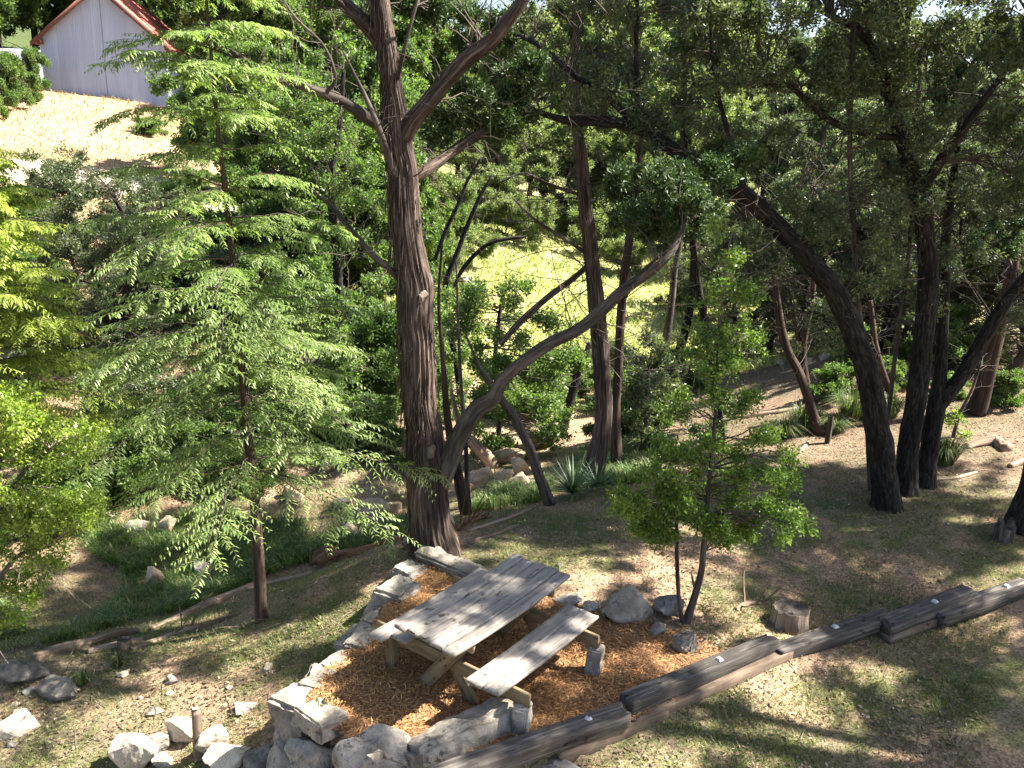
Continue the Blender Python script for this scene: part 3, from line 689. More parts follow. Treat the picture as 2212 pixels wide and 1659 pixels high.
# ------------------------------------------------------------------ mulch bed
mx_ = np.arange(-1.9, 2.6, .05); my_ = np.arange(5.8, 9.9, .05)
XX, YY = np.meshgrid(mx_, my_); ins = inside(XX, YY) | (edge_dist(XX, YY) < .06)
ZZ = .005+(n2(XX, YY, 2.2, 3, 21)-.5)*.05+(n2(XX, YY, 12, 2, 4)-.5)*.02-.03*sstep(1.2, 2.0, XX)
idx = np.arange(XX.size).reshape(XX.shape)
q = ins[:-1, :-1] & ins[1:, :-1] & ins[:-1, 1:] & ins[1:, 1:]
Fm = np.stack([idx[:-1, :-1][q], idx[:-1, 1:][q], idx[1:, 1:][q], idx[1:, :-1][q]], -1)
m, n, l, b = mat('mulch_bed'); tc = n.new('ShaderNodeTexCoord').outputs['Object']
f = noise(n, l, tc, 48, 6, .7); r = ramp(n, [(.3, (.04, .022, .012)), (.5, (.2, .1, .045)), (.7, (.4, .22, .1))]); l.new(f.outputs[0], r.inputs[0])
l.new(r.outputs[0], b.inputs['Base Color']); b.inputs['Roughness'].default_value = .95; bump(n, l, f.outputs[0], b, 1, .02)
obj('mulch', mesh('mulch', np.stack([XX, YY, ZZ], -1).reshape(-1, 3), Fm, m), kind='stuff')
def mulch_z(x, y): return .005+(n2(x, y, 2.2, 3, 21)-.5)*.05+(n2(x, y, 12, 2, 4)-.5)*.02-.03*sstep(1.2, 2.0, x)
rg = np.random.default_rng(31); N = 60000
x = rg.uniform(-1.9, 2.6, N); y = rg.uniform(5.8, 9.8, N)
fade = sstep(2.3, 1.3, x+(y-7.5)*.3)
k = inside(x, y) & (rg.random(N) < .25+.75*fade)
x, y = x[k], y[k]; N = len(x); z = mulch_z(x, y)+rg.random(N)*.03
d = rg.normal(size=(N, 3)); d[:, 2] *= .28
s = rg.uniform(.02, .075, N)
V, F, lv = leaves(np.stack([x, y, z], -1), d, s, s*rg.uniform(.08, .22, N), rg, np.clip(rg.random(N)*.7+.35*n2(x, y, 2, 2, 5)-.05, 0, 1), nrm=np.tile([0, 0, 1.], (N, 1))+rg.normal(size=(N, 3))*.4)
obj('mulch_chips', mesh('mulch_chips', V, F, M['mulch_chip'], {'lv': ('FLOAT', lv)}), kind='stuff')

rg = np.random.default_rng(91); N = 60; u = rg.uniform(-.88, .88, N); v = rg.uniform(-.34, .34, N); bench_ = rg.random(N) < .35
v = np.where(bench_, rg.uniform(.42, .75, N), v); zt_ = np.where(bench_, .458, .733)+.034*((u/.915)**2-.3)
P_ = np.stack([-.155+u*math.cos(YAW)+v*math.sin(YAW), 7.535+u*math.sin(YAW)-v*math.cos(YAW), zt_], -1); d = rg.normal(size=(N, 3)); d[:, 2] = 0; s = rg.uniform(.012, .03, N)
V, F, lv = leaves(P_, d, s, s*.45, rg, rg.random(N)*.8, nrm=np.tile([0, 0, 1.], (N, 1))+rg.normal(size=(N, 3))*.15)
obj('fallen_leaves', mesh('fallen_leaves', V, F, M['litter'], {'lv': ('FLOAT', lv)}), kind='stuff')

# ------------------------------------------------------------------ ground cover: litter, short grass, tall grass
def on_ground(x, y): return gz(x, y)
rg = np.random.default_rng(33); N = 110000
Y = rg.uniform(5.2, 22, N)**1.0; Y = 5.2+17*rg.random(N)**1.5; X = rg.uniform(-.68, .66, N)*Y+rg.normal(size=N)*.1
k = ~inside(X, Y); X, Y = X[k], Y[k]
k = rg.random(len(X)) < .35+.65*sstep(.4, .7, n2(X, Y, 1.3, 3, 15))+.3*sstep(12, 14, Y); X, Y = X[k], Y[k]; N = len(X)
Z = on_ground(X, Y)+.004+rg.random(N)*.012
d = rg.normal(size=(N, 3)); d[:, 2] *= .25; s = rg.uniform(.022, .062, N)
V, F, lv = leaves(np.stack([X, Y, Z], -1), d, s, s*rg.uniform(.25, .6, N), rg, rg.random(N)**1.3, nrm=np.tile([0, 0, 1.], (N, 1))+rg.normal(size=(N, 3))*.35)
obj('leaf_litter', mesh('leaf_litter', V, F, M['litter'], {'lv': ('FLOAT', lv)}), kind='stuff')
def blades1(X, Y, h, w, rng, lvs, lean=.9):
    N = len(X); Z = on_ground(X, Y)-.005; a = rng.random(N)*6.283; ln = lean*(.3+rng.random(N)); P0 = np.stack([X, Y, Z], -1)
    S_ = np.stack([-np.sin(a)*w/2, np.cos(a)*w/2, 0*a], -1); T_ = P0+np.stack([np.cos(a)*ln*h, np.sin(a)*ln*h, h*(1-.25*ln)], -1)
    return np.stack([P0-S_, P0+S_, T_], 1).reshape(-1, 3), np.arange(3*N).reshape(N, 3), np.repeat(lvs, 3)
def blades(X, Y, h, w, rng, lvs, lean=.5, zo=-.005, zs=None):
    N = len(X); Z = on_ground(X, Y)+zo if zs is None else zs
    a = rng.random(N)*6.283; ln = lean*(.3+rng.random(N)); dx = np.cos(a)*ln; dy = np.sin(a)*ln
    bx, by = -np.sin(a)*w/2, np.cos(a)*w/2
    P0 = np.stack([X, Y, Z], -1); S_ = np.stack([bx, by, 0*bx], -1)
    P1 = P0+np.stack([dx*h*.35, dy*h*.35, h*.6], -1); P2 = P0+np.stack([dx*h, dy*h, h*(1-.3*ln)], -1)
    V = np.stack([P0-S_, P0+S_, P1+S_*.8, P1-S_*.8, P2], 1).reshape(-1, 3)
    i = np.arange(N)[:, None]*5
    return V, [i+np.array([[0, 1, 2, 3]]), i+np.array([[3, 2, 4]])], np.repeat(lvs, 5)
N = 420000; Y = 5.2+12*rg.random(N)**1.4; X = rg.uniform(-.68, .66, N)*Y
den = sstep(.46, .62, n2(X, Y, 1.5, 3, 25))*.8+.15
den *= 1-.75*sstep(11.5, 13, Y)*sstep(1.5, 3.5, X)
k = (~inside(X, Y)) & (rg.random(N) < den*.8); X, Y = X[k], Y[k]; N = len(X)
h = rg.uniform(.025, .075, N)*(.7+.8*n2(X, Y, 3, 2, 8)); 
V, F, lv = blades1(X, Y, h, rg.uniform(.006, .011, N), rg, np.clip(rg.random(N)*.6+.5*n2(X, Y, .9, 2, 30), 0, 1), 1.1)
obj('lawn_grass', mesh('lawn_grass', V, F, M['grass'], {'lv': ('FLOAT', lv)}), kind='stuff')
N = 1500; Y = 5.2+14*rg.random(N)**1.2; X = rg.uniform(-.66, .62, N)*Y; k = ~inside(X, Y); X, Y = X[k], Y[k]; N = len(X)
a_ = rg.random(N)*6.28; L_ = rg.uniform(.06, .4, N)**1.0; t_ = np.linspace(0, 1, 3)[None, :, None]
Q = np.stack([X, Y, gz(X, Y)+.012], -1)[:, None]+np.stack([np.cos(a_), np.sin(a_), rg.normal(size=N)*.06], -1)[:, None]*t_*L_[:, None, None]; Q[:, 1] += rg.normal(size=(N, 3))*[.02, .02, .008]; Q[:, :, 2] = np.maximum(Q[:, :, 2], gz(Q[:, :, 0], Q[:, :, 1])+.006)
V, F = tubes(Q, (.0025+.007*L_)[:, None]*np.linspace(1, .5, 3)[None], 3)
obj('fallen_twigs', mesh('fallen_twigs', V, F, M['pale_twig']), kind='stuff')
# lush band behind the logs, sampled in world space along the creek edge
def poly(*px): return np.array([gp(*q)[:2] for q in px])
LUSH = [poly((-40,1425),(60,1402),(150,1385),(300,1340),(400,1318),(560,1248),(680,1212),(720,1190),(860,1158),(850,1130),(700,1150),(640,1130),(520,1120),(430,1110),(380,1120),(290,1150),(200,1130),(190,1190),(270,1240),(245,1310),(170,1370),(60,1392),(-40,1400)),
        poly((700,1190),(870,1160),(890,1120),(830,1135),(760,1160)), poly((1000,1110),(1120,1100),(1180,1080),(1200,1030),(1140,1060),(1080,1065),(1030,1080)), poly((-40,1290),(30,1300),(60,1370),(-40,1400)),
        poly((1240,1060),(1400,1040),(1440,960),(1300,960),(1220,1000))]
N = 330000; X = rg.uniform(-8, 4, N); Y = rg.uniform(8.6, 17, N)
k = np.zeros(N, bool)
for q in LUSH: k |= inside(X, Y, q)
k &= rg.random(N) < .15+.85*sstep(.42, .6, n2(X, Y, 2.4, 3, 40)); X, Y = X[k], Y[k]; N = len(X)

V, F, lv = blades(X, Y, rg.uniform(.08, .3, N), rg.uniform(.008, .014, N), rg, rg.random(N), 1.1)
obj('tall_grass', mesh('tall_grass', V, F, M['lush_grass'], {'lv': ('FLOAT', lv)}), kind='stuff')
# meadow and dry-slope grass: larger sparse blades far away
N = 30000; Y = rg.uniform(22, 46, N); X = rg.uniform(-.25, .45, N)*Y
V, F, lv = blades1(X, Y, rg.uniform(.15, .4, N), rg.uniform(.04, .1, N), rg, np.clip(rg.random(N)*.5+.6*n2(X, Y, .35, 3, 11), 0, 1), 1.)
M['meadow_grass'] = leaf_mat('meadow_grass', [(0, (.13, .17, .06)), (.5, (.26, .29, .11)), (1, (.45, .4, .22))], .35, .6, 1.3)
obj('meadow_grass', mesh('meadow_grass', V, F, M['meadow_grass'], {'lv': ('FLOAT', lv)}), kind='stuff')
N = 14000; Y = rg.uniform(20, 52, N); X = rg.uniform(-.66, -.3, N)*Y
k = rg.random(N) < .9-.8*sstep(2.2, 1.0, np.abs(Y-(34+(X+20)*.3))); X, Y = X[k], Y[k]; N = len(X)
V, F, lv = blades1(X, Y, rg.uniform(.1, .35, N), rg.uniform(.03, .07, N), rg, rg.random(N), 1.)
M['dry_grass'] = leaf_mat('dry_grass', [(0, (.15, .13, .05)), (.4, (.32, .21, .13)), (1, (.42, .3, .2))], .3, .7, 1.1)
obj('dry_grass', mesh('dry_grass', V, F, M['dry_grass'], {'lv': ('FLOAT', lv)}), kind='stuff')

# ------------------------------------------------------------------ logs, stumps, stakes
def log(name, pts, label, m='dead_wood', seed=0, cat='log', stubs=0, knob=.5, ridge=.35, lift=.3):
    P = []
    for a, b, w in pts:
        p = gp(a, b); P.append((p[0], p[1], g1(p[0], p[1])+w*.5*pxsize(p)*lift, w*.5*pxsize(p)))
    org = np.array(P[0][:3]); r = root(name, org, label, cat) if stubs else None
    o, P2, R2 = limb_mesh('log_body' if stubs else name, P, M[m], r, org, 14, ridge, seed, .05, 10, knob, world=True)
    if not stubs:
        o.location = tuple(org); o['label'] = label; o['category'] = cat
        return o
    acc = Acc(); side_twigs(acc, P2, R2, stubs, np.random.default_rng(seed), (.1, .4), .0, .012, up=.6)
    me = acc.mesh('broken_branch', M[m]); me.transform(Matrix.Translation(-Vector(org))); obj('broken_branch', me, r)
    return r
log('fallen_log', [(72,1428,24),(130,1408,30),(190,1396,30),(250,1376,26),(300,1366,16)], 'fissured fallen log at the lower left end of the log edging', 'dead_wood', 1)
log('fallen_log', [(190,1412,18),(250,1398,20),(310,1385,14)], 'thin split log lying against the fissured fallen log', 'dead_wood', 2)
log('fallen_log', [(325,1362,14),(390,1336,20),(450,1310,24),(510,1283,18),(560,1266,16),(640,1250,14),(672,1238,10)], 'long narrow peeling log behind the cypress stem', 'dead_wood', 3)
log('fallen_log', [(690,1228,30),(740,1206,28),(800,1190,26),(876,1166,20)], 'thick red-brown log between the root ball and the big cedar', 'rot_wood', 4)
log('rotten_root', [(672,1222,16),(700,1212,40),(728,1204,30)], 'torn rotten root ball at the end of the red-brown log', 'rot_wood', 5, 'root ball', stubs=26, knob=1.1, ridge=.8)
log('fallen_branch', [(282,1405,12),(340,1385,12),(400,1365,14),(450,1350,12),(520,1328,6)], 'dark forked branch on the lawn in front of the log edging', 'dead_wood', 6, 'branch', stubs=7)
log('fallen_log', [(1010,1150,10),(1060,1136,12),(1100,1122,14),(1155,1096,10)], 'pale peeled log on the slope right of the big cedar', 'dead_wood', 7)
log('fallen_branch', [(985,1148,18),(1020,1128,18),(1062,1118,10)], 'shredded dark bark heap right behind the cedar base', 'rot_wood', 8, 'branch', stubs=18)
log('fallen_log', [(985,1182,8),(1060,1160,10),(1120,1138,8)], 'thin stick on the lawn edge just right of the cedar base', 'dead_wood', 9, 'branch')
log('fallen_log', [(2085,968,14),(2110,962,22),(2150,958,26),(2178,975,24)], 'short thick log beside the mound at the right edge', 'dead_wood', 10)
log('fallen_branch', [(1700,1000,8),(1722,985,10),(1745,958,8)], 'short dead branch on litter left of the wooden post', 'dead_wood', 11, 'branch')
log('fallen_log', [(1600,905,10),(1680,893,12),(1752,878,9)], 'half-rotten log in the clearing behind the wooden post', 'dead_wood', 12)
log('fallen_branch', [(2010,1040,6),(2060,1035,8),(2110,1022,6)], 'long dark stick on the litter right of the oak group', 'dead_wood', 13, 'branch')
log('driftwood', [(1588,1318,8),(1612,1308,13),(1640,1306,6),(1662,1302,3)], 'pale forked piece of driftwood left of the tree stump', 'dead_wood', 14, 'driftwood', stubs=4)
log('fallen_branch', [(2180,1010,12),(2215,1000,16),(2240,1002,16)], 'pale bare log end poking in at the right edge above the oak trunk', 'dead_wood', 15, 'branch')

def stump(px_, py_, w, h, label, m, seed, name='tree_stump', cat='stump', hollow=.25, flare=.22):
    p = gp(px_, py_); s = pxsize(p); R = w*.5*s; H = h*s
    r = root(name, p, label, cat)
    P = np.c_[np.zeros(9), np.zeros(9), np.linspace(-.06, H, 9)]; t = np.linspace(0, 1, 9)
    V, Fs, bc = big_tube(P, R*(1+flare*np.exp(-t*3)), 36, .18, seed, 10, .6, False, .3)
    V = V.copy(); topk = V[:, 2] > H*.97; V[topk, 2] += (vnoise(V[topk]*18+seed)-.5)*H*hollow
    i0 = np.arange(36)+8*36; 
    me = mesh('bark', V, Fs, M[m], {'bco': ('FLOAT_VECTOR', bc)}, True); obj('bark', me, r)
    ring = V[i0]; c = ring.mean(0); c[2] -= H*.08
    Vt = np.vstack([ring*.985+c*.015, ring*.55+c*.45-[0, 0, H*.06], c]); j = (np.arange(36)+1) % 36; a = np.arange(36)
    me = mesh('cut_face', Vt, [np.stack([a, j, j+36, a+36], -1), np.stack([a+36, j+36, np.full(36, 72)], -1)], M['grey_bark'], {'bco': ('FLOAT_VECTOR', Vt)}); obj('cut_face', me, r)
    return r
stump(1704, 1348, 74, 40, 'broad weathered tree stump on the lawn behind the tie row', 'dead_wood', 1)
stump(2166, 1168, 40, 40, 'small dark hollow stump near the right edge of the lawn', 'grey_bark', 2, hollow=1.1, flare=.05)
stump(270, 1402, 28, 24, 'low rotten stump stub beside the split log', 'dead_wood', 3)
stump(1787, 958, 12, 62, 'slim dark wooden post standing in the litter left of the oaks', 'grey_bark', 4, 'wooden_post', 'post', .1, 0)
st = stump(429, 1646, 26, 96, 'splintered brown wooden stake among the cream boulders', 'old', 5, 'wooden_stake', 'post', .25, 0) if False else None
p = gp(430, 1646); s = pxsize(p)
stk = root('wooden_stake', p, 'splintered brown wooden stake among the cream boulders', 'post')
o = obj('stake', board(.8, .085, .075, np.random.default_rng(4), endr=.03, m='old_tie_wood', n=14, nw=5, wear=.004), stk, loc=(0, 0, .22)); o.rotation_euler = (rad(4), rad(-88), rad(30))
o = obj('splinter_top', hull_rock('splinter_top', M['pale_stone'], (.07, .06, .03), 6), stk, loc=(.0, .01, .6))

# ------------------------------------------------------------------ yucca and bunch grasses
def rosette(px_, py_, label, n=46, L=.7, seed=0, name='yucca', tilt=(.1, 1.25)):
    p = gp(px_, py_); rg = np.random.default_rng(seed); r = root(name, p, label, name)
    K = 6; t = np.linspace(0, 1, K); w = .045*np.sin(np.clip(t*.9+.12, 0, 1)*math.pi)**.6*(1-t*.75)
    V = np.stack([np.stack([-w/2, -w*.1, t*L-.0], -1), np.stack([0*w, w*.25-.04*t*t*0, t*L], -1), np.stack([w/2, -w*.1, t*L], -1)], 1)
    V[:, :, 1] -= (t*t*.12)[:, None]; i = np.arange(K*3).reshape(K, 3)
    F = np.concatenate([np.stack([i[:-1, a], i[:-1, a+1], i[1:, a+1], i[1:, a]], -1) for a in (0, 1)])
    me = mesh('leaf', V.reshape(-1, 3), F, M['yucca_leaf'], {'lv': ('FLOAT', np.repeat(t, 3)*.8)})
    for k in range(n):
        o = obj('leaf', me, r); a = k*2.399+rg.uniform(-.2, .2); tt = tilt[0]+(tilt[1]-tilt[0])*(k/n)**.8
        o.rotation_euler = (tt, rg.uniform(-.3, .3)*.3, a); s = rg.uniform(.75, 1.1); o.scale = (s, s, s); o.location = (0, 0, .05)
rosette(1236, 1072, 'spiky dark green yucca between the leaning stem and the second cedar', 56, .66, 1)
rosette(1290, 1060, 'second smaller yucca tucked against the base of the second cedar', 34, .5, 2)
M['bunch_blade'] = leaf_mat('bunch_blade', [(0, (.035, .06, .02)), (.6, (.07, .11, .035)), (1, (.24, .22, .12))], .3, .5, 1.3)
def bunch(px_, py_, R, h, label, seed, n=500):
    p = gp(px_, py_); rg = np.random.default_rng(seed)
    a = rg.random(n)*6.28; rr_ = R*.35*np.sqrt(rg.random(n)); X = p[0]+np.cos(a)*rr_; Y = p[1]+np.sin(a)*rr_
    hh = rg.uniform(.6, 1.1, n)*h; ln = rg.random(n)*R/h; w = .012
    P0 = np.stack([X, Y, gz(X, Y)], -1); dx = np.stack([np.cos(a), np.sin(a), 0*a], -1)
    P1 = P0+dx*(ln*hh*.4)[:, None]+[0, 0, 1]*(hh*.75)[:, None]; P2 = P0+dx*(ln*hh*1.1)[:, None]+[0, 0, 1]*(hh*(1-.55*np.minimum(ln, 1.2)))[:, None]
    S_ = np.stack([-np.sin(a), np.cos(a), 0*a], -1)*w/2
    V = np.stack([P0-S_, P0+S_, P1+S_, P1-S_, P2], 1).reshape(-1, 3)-p; i = np.arange(n)[:, None]*5
    obj('bunch_grass', mesh('bunch_grass', V, [i+np.array([[0, 1, 2, 3]]), i+np.array([[3, 2, 4]])], M['bunch_blade'], {'lv': ('FLOAT', np.repeat(rg.random(n), 5))}), None, label, 'grass clump', loc=tuple(p))
for k, (a, b, R, h, t) in enumerate([(1735,925,.55,.5,'arching bunch grass clump left of the thin leaning cedar'), (1840,905,.6,.6,'big bunch grass clump between the wooden post and the oak trunks'), (1800,935,.4,.4,'bunch grass clump directly behind the wooden post'),
     (2035,1000,.5,.5,'bunch grass clump right of the forked oak trunk base'), (1690,945,.45,.4,'bunch grass clump left of the dead branch'), (1915,900,.5,.5,'bunch grass clump seen between the two left oak trunks'), (1395,980,.5,.45,'grass clump behind the second cedar, at the little holly'),
     (1450,905,.6,.5,'grass clump deep in shade behind the little holly tree'),(640,1660,.16,.2,'small grass tuft at the foot of the wall corner'),(690,1655,.14,.18,'grass tuft sprouting below the stacked corner stones'),(255,1440,.16,.16,'weed tuft in the lawn above the pinkish stone'),(180,1480,.2,.2,'bright tuft of grass beside the small white lawn stone'),
     (838,1290,.14,.14,'grass tuft by the left side of the stone wall')]):
    bunch(a, b, R, h, t, 60+k, 500 if R > .3 else 60)

# ------------------------------------------------------------------ barn and shed on the hill
def metal_mat(name, c, c2, sp=.5):
    m, n, l, b = mat(name); tc = n.new('ShaderNodeTexCoord').outputs['Object']
    t = noise(n, l, mapping(n, l, tc, (2.2, 2.2, .25)), 1, 5, .6); r = ramp(n, [(.3, c2), (.65, c)]); l.new(t.outputs[0], r.inputs[0])
    l.new(r.outputs[0], b.inputs['Base Color']); b.inputs['Roughness'].default_value = .5; b.inputs['Specular IOR Level'].default_value = sp
    return m
M['barn_wall'] = metal_mat('barn_wall', (.42, .47, .6), (.33, .37, .49)); M['red_roof'] = metal_mat('red_roof', (.5, .14, .11), (.42, .1, .08)); M['fascia'] = flat_mat('fascia', (.13, .055, .045))
yb = 50.0; A0 = py(105, 205, yb); base_z = min(A0[2], 4.9)-.5
eL = py(93, 88, yb); eR = py(352, 92, yb); ap = py(213, -30, yb)
W_ = eR[0]-eL[0]; ez = (eL[2]+eR[2])/2; Hx = (eL[0]+eR[0])/2
barn = root('metal_barn', (Hx, yb, base_z), 'pale corrugated metal barn with a red gable roof at the top of the dry slope', 'barn', rz=.14)
hw = W_/2; eh = ez-base_z; ah = ap[2]-base_z
def corr_panel(x0, x1, side=0):
    """corrugated sheet piece of the gable from x0 to x1"""
    n = int((x1-x0)/.04)+1; xs = np.linspace(x0, x1, n); ys = -.02*(np.arange(n) % 2)*1.6
    top = eh+(ah-eh)*(1-np.abs(xs)/hw)-.03
    V = np.stack([np.stack([xs, ys, 0*xs-.3], -1), np.stack([xs, ys, top], -1)], 1).reshape(-1, 3)
    i = np.arange(n-1)[:, None]*2; F = i+np.array([[0, 2, 3, 1]])
    return mesh('wall_panel', V, F, M['barn_wall'])
npan = 7
for k in range(npan):
    x0 = -hw+k*W_/npan; x1 = x0+W_/npan+.03
    for seg in ([(x0, min(x1, 0)), (max(x0, 0), x1)] if x0 < 0 < x1 else [(x0, x1)]):
        obj('wall_panel', corr_panel(max(seg[0], -hw+.02), min(seg[1], hw-.02)), barn, loc=(0, .008*(k % 2), 0))
DL = 9.0
def boxm(name, x0, x1, y0, y1, z0, z1, m, parent):
    V = [(x, y, z) for x in (x0, x1) for y in (y0, y1) for z in (z0, z1)]
    F = [(0, 1, 3, 2), (4, 6, 7, 5), (0, 4, 5, 1), (2, 3, 7, 6), (0, 2, 6, 4), (1, 5, 7, 3)]
    return obj(name, mesh(name, V, np.array(F), m), parent)
boxm('side_wall', hw-.06, hw, .05, DL, -.3, eh-.03, M['barn_wall'], barn); boxm('side_wall', -hw, -hw+.06, .05, DL, -.3, eh-.03, M['barn_wall'], barn)
V = [(-hw, DL, -.3), (hw, DL, -.3), (hw, DL, eh-.05), (0, DL, ah-.05), (-hw, DL, eh-.05)]
obj('back_wall', mesh('back_wall', V, np.array([[0, 1, 2, 3, 4]]), M['barn_wall']), barn)
ov = .35; sl = (ah-eh)/hw
for s in (-1, 1):
    n_p = 9
    for k in range(n_p):
        y0 = -ov+k*(DL+2*ov)/n_p; y1 = y0+(DL+2*ov)/n_p-.02
        nn = 13; ys = np.linspace(y0, y1, nn); rib = .03*(np.arange(nn) % 4 == 0)
        P = [];
        for yy, rb in zip(ys, rib):
            P += [(0.0, yy, ah+.08+rb), (s*(hw+ov), yy, eh-sl*ov+.08+rb), (0., yy, ah+.03), (s*(hw+ov), yy, eh-sl*ov+.03)]
        i = np.arange(nn-1)[:, None]*4
        F = np.vstack([i+np.array([[0, 1, 5, 4]]), i+np.array([[2, 6, 7, 3]]), i+np.array([[1, 3, 7, 5]])])
        obj('roof_panel', mesh('roof_panel', P, F, M['red_roof']), barn)
    V = []
    for yy in (-ov-.06, -ov-.01):
        V += [(0, yy, ah+.1), (s*(hw+ov), yy, eh-sl*ov+.1), (s*(hw+ov), yy, eh-sl*ov-.16), (0, yy, ah-.16)]
    obj('rake_board', mesh('rake_board', V, np.array([[0, 1, 2, 3], [4, 7, 6, 5], [0, 4, 5, 1], [3, 2, 6, 7], [1, 5, 6, 2], [0, 3, 7, 4]]), M['fascia']), barn)
    boxm('eave_bracket', s*hw-.02 if s > 0 else -hw-.0, s*hw+.3 if s > 0 else -hw+.22, -.3, -.03, eh-.28, eh-.02, M['fascia'], barn)
ps = py(20, 180, 54); shed = root('metal_shed', (ps[0], ps[1], ps[2]-.4), 'small pale metal shed behind the flowering bush at the left edge', 'shed')
V = [(x, y, z) for x in (-2.6, 1.6) for y in (0, 3) for z in (-.5, 2.2)]
obj('wall', mesh('wall', V, np.array([(0, 4, 5, 1), (4, 6, 7, 5), (6, 2, 3, 7), (2, 0, 1, 3)]), M['barn_wall']), shed)
V = [(-2.8, -.2, 2.15), (1.8, -.2, 2.15), (1.8, 3.2, 2.5), (-2.8, 3.2, 2.5), (-2.8, -.2, 2.22), (1.8, -.2, 2.22), (1.8, 3.2, 2.57), (-2.8, 3.2, 2.57)]
obj('roof', mesh('roof', V, np.array([(0, 3, 2, 1), (4, 5, 6, 7), (0, 1, 5, 4), (1, 2, 6, 5), (3, 0, 4, 7)]), M['barn_wall']), shed)
boxm('door', -1.2, -.5, -.04, .0, -.4, 1.7, M['fascia'], shed)

# ------------------------------------------------------------------ trees
class Tree:
    def __init__(s, label, cat='tree', name='tree', base=None, seed=0, group=None, leaf='oak', twig='twig'):
        s.org = np.asarray(base, float); s.r = root(name, s.org, label, cat, group); s.rng = np.random.default_rng(seed+1000)
        s.sk = []; s.L = Acc(); s.T = Acc(); s.seed = seed; s.leaf = leaf; s.twig = twig; s.k = 0
    def limb(s, pts, m, name='limb', **kw):
        s.k += 1; o, P, R = limb_mesh(name, pts, M[m], s.r, s.org, seed=s.seed+s.k*3, **kw)
        s.sk.append(P); return P, R
    def twigs(s, PR, n, **kw): return side_twigs(s.T, PR[0], PR[1], n, s.rng, **kw)
    def clump(s, c, R, ntw, amax=2.5, **kw):
        if len(c) == 5:                      # px, py, Y, rx, ry in pixels
            p = py(c[0], c[1], c[2]); q = pxsize(p); R = (c[3]*q, (c[3]+c[4])*.5*q, c[4]*q); c = p
        a = None
        if s.sk:
            S = np.vstack(s.sk); dd = np.linalg.norm(S-c, axis=1)+np.maximum(0, S[:, 2]-c[2])*.6; i = int(np.argmin(dd)); a = S[i] if dd[i] < amax else None
        clump(s.L, s.T, c, R, ntw, kw.pop('kind', s.leaf), s.rng, anchor=a, **kw)
    def done(s):
        for acc, nm, m, key in ((s.L, 'crown', M[KIND[s.leaf]['mat']], 'lv'), (s.T, 'twigs', M[s.twig], 'bco')):
            if acc.n:
                me = acc.mesh(nm, m, key); me.transform(Matrix.Translation(-Vector(s.org))); obj(nm, me, s.r)
        return s.r

# ---- the big cedar behind the table
b0 = gp(945, 1200)
ced = Tree('big cedar with thick shredding bark trunk standing right behind the picnic table', base=b0, seed=1, leaf='cedar')
Yc = 10.06
tr = ced.limb([(950,1222,Yc,92),(943,1170,Yc,90),(936,1120,Yc,88),(925,1030,Yc,84),(915,930,Yc,76),(906,820,Yc,75),(899,700,Yc,76),(895,630,Yc,76),(885,540,Yc,68),(873,440,Yc,64),(866,350,Yc,62),(861,290,Yc,58),(851,220,Yc,47),(841,130,Yc,44),(824,30,Yc,42),(808,-90,Yc,38),(800,-260,Yc,30),(795,-480,Yc,16)], 'cedar_bark', 'trunk', sides=110, ridge=.15, step=.05, kridge=30, knob=.28, stretch=1.0, flare=.28)
l1 = ced.limb([(950,1060,Yc,30),(968,1005,9.98,40),(990,945,9.9,38),(1028,885,9.85,36),(1062,862,9.8,30),(1083,825,9.8,28),(1120,790,9.78,27),(1190,742,9.75,26),(1245,715,9.7,24),(1290,680,9.7,26),(1345,628,9.7,24),(1400,590,9.7,20),(1440,556,9.7,17),(1466,515,9.8,14),(1478,468,10,12),(1462,430,10.4,10),(1425,405,10.8,7)], 'dead_bark' if False else 'grey_bark', 'limb', sides=26, ridge=.14, step=.04, kridge=8, knob=.45)
l1b = ced.limb([(1476,475,10,8),(1510,452,10.4,9),(1548,415,10.7,7),(1585,368,11,4)], 'cedar_bark', 'limb', sides=8, step=.05)
l1c = ced.limb([(1462,450,10.2,7),(1430,440,10.5,8),(1390,430,10.8,6),(1350,420,11,4)], 'cedar_bark', 'limb', sides=8, step=.05)
l2 = ced.limb([(866,330,Yc,30),(886,272,10.02,40),(925,220,10,38),(965,172,10,36),(1015,122,10,34),(1060,88,10,30),(1100,40,10,28),(1135,-10,10,25),(1200,-120,10,18)], 'cedar_bark', 'limb', sides=30, ridge=.14, step=.04, kridge=12, knob=.25)
l3 = ced.limb([(880,400,Yc,22),(905,378,10.1,26),(945,352,10.3,24),(985,322,10.5,22),(1040,288,10.7,20),(1100,265,10.9,12),(1160,240,11,5),(1200,225,11,2)], 'cedar_bark', 'limb', sides=20, step=.05, knob=.25)
l4 = ced.limb([(860,300,Yc,22),(835,278,10,26),(800,258,9.9,26),(755,228,9.8,24),(700,203,9.7,20),(640,182,9.6,17),(600,172,9.55,14),(560,148,9.5,15),(525,128,9.5,14),(496,108,9.5,9)], 'grey_bark', 'limb', sides=20, step=.05, knob=.4)
l5 = ced.limb([(846,150,Yc,26),(822,88,10.1,38),(790,50,10.1,34),(760,22,10.1,30),(728,-12,10.1,27),(690,-90,10.1,20)], 'cedar_bark', 'limb', sides=24, step=.05)
l6 = ced.limb([(858,380,9.95,14),(836,330,9.85,16),(815,270,9.8,13),(790,210,9.8,10),(765,160,9.8,8),(742,112,9.8,4)], 'grey_bark', 'limb', sides=12, step=.05)
l7 = ced.limb([(862,600,Yc,14),(838,580,9.95,16),(795,540,9.9,14),(752,490,9.9,12),(720,450,9.9,12),(682,415,9.9,9),(640,395,9.9,4)], 'grey_bark', 'limb', sides=12, step=.05)
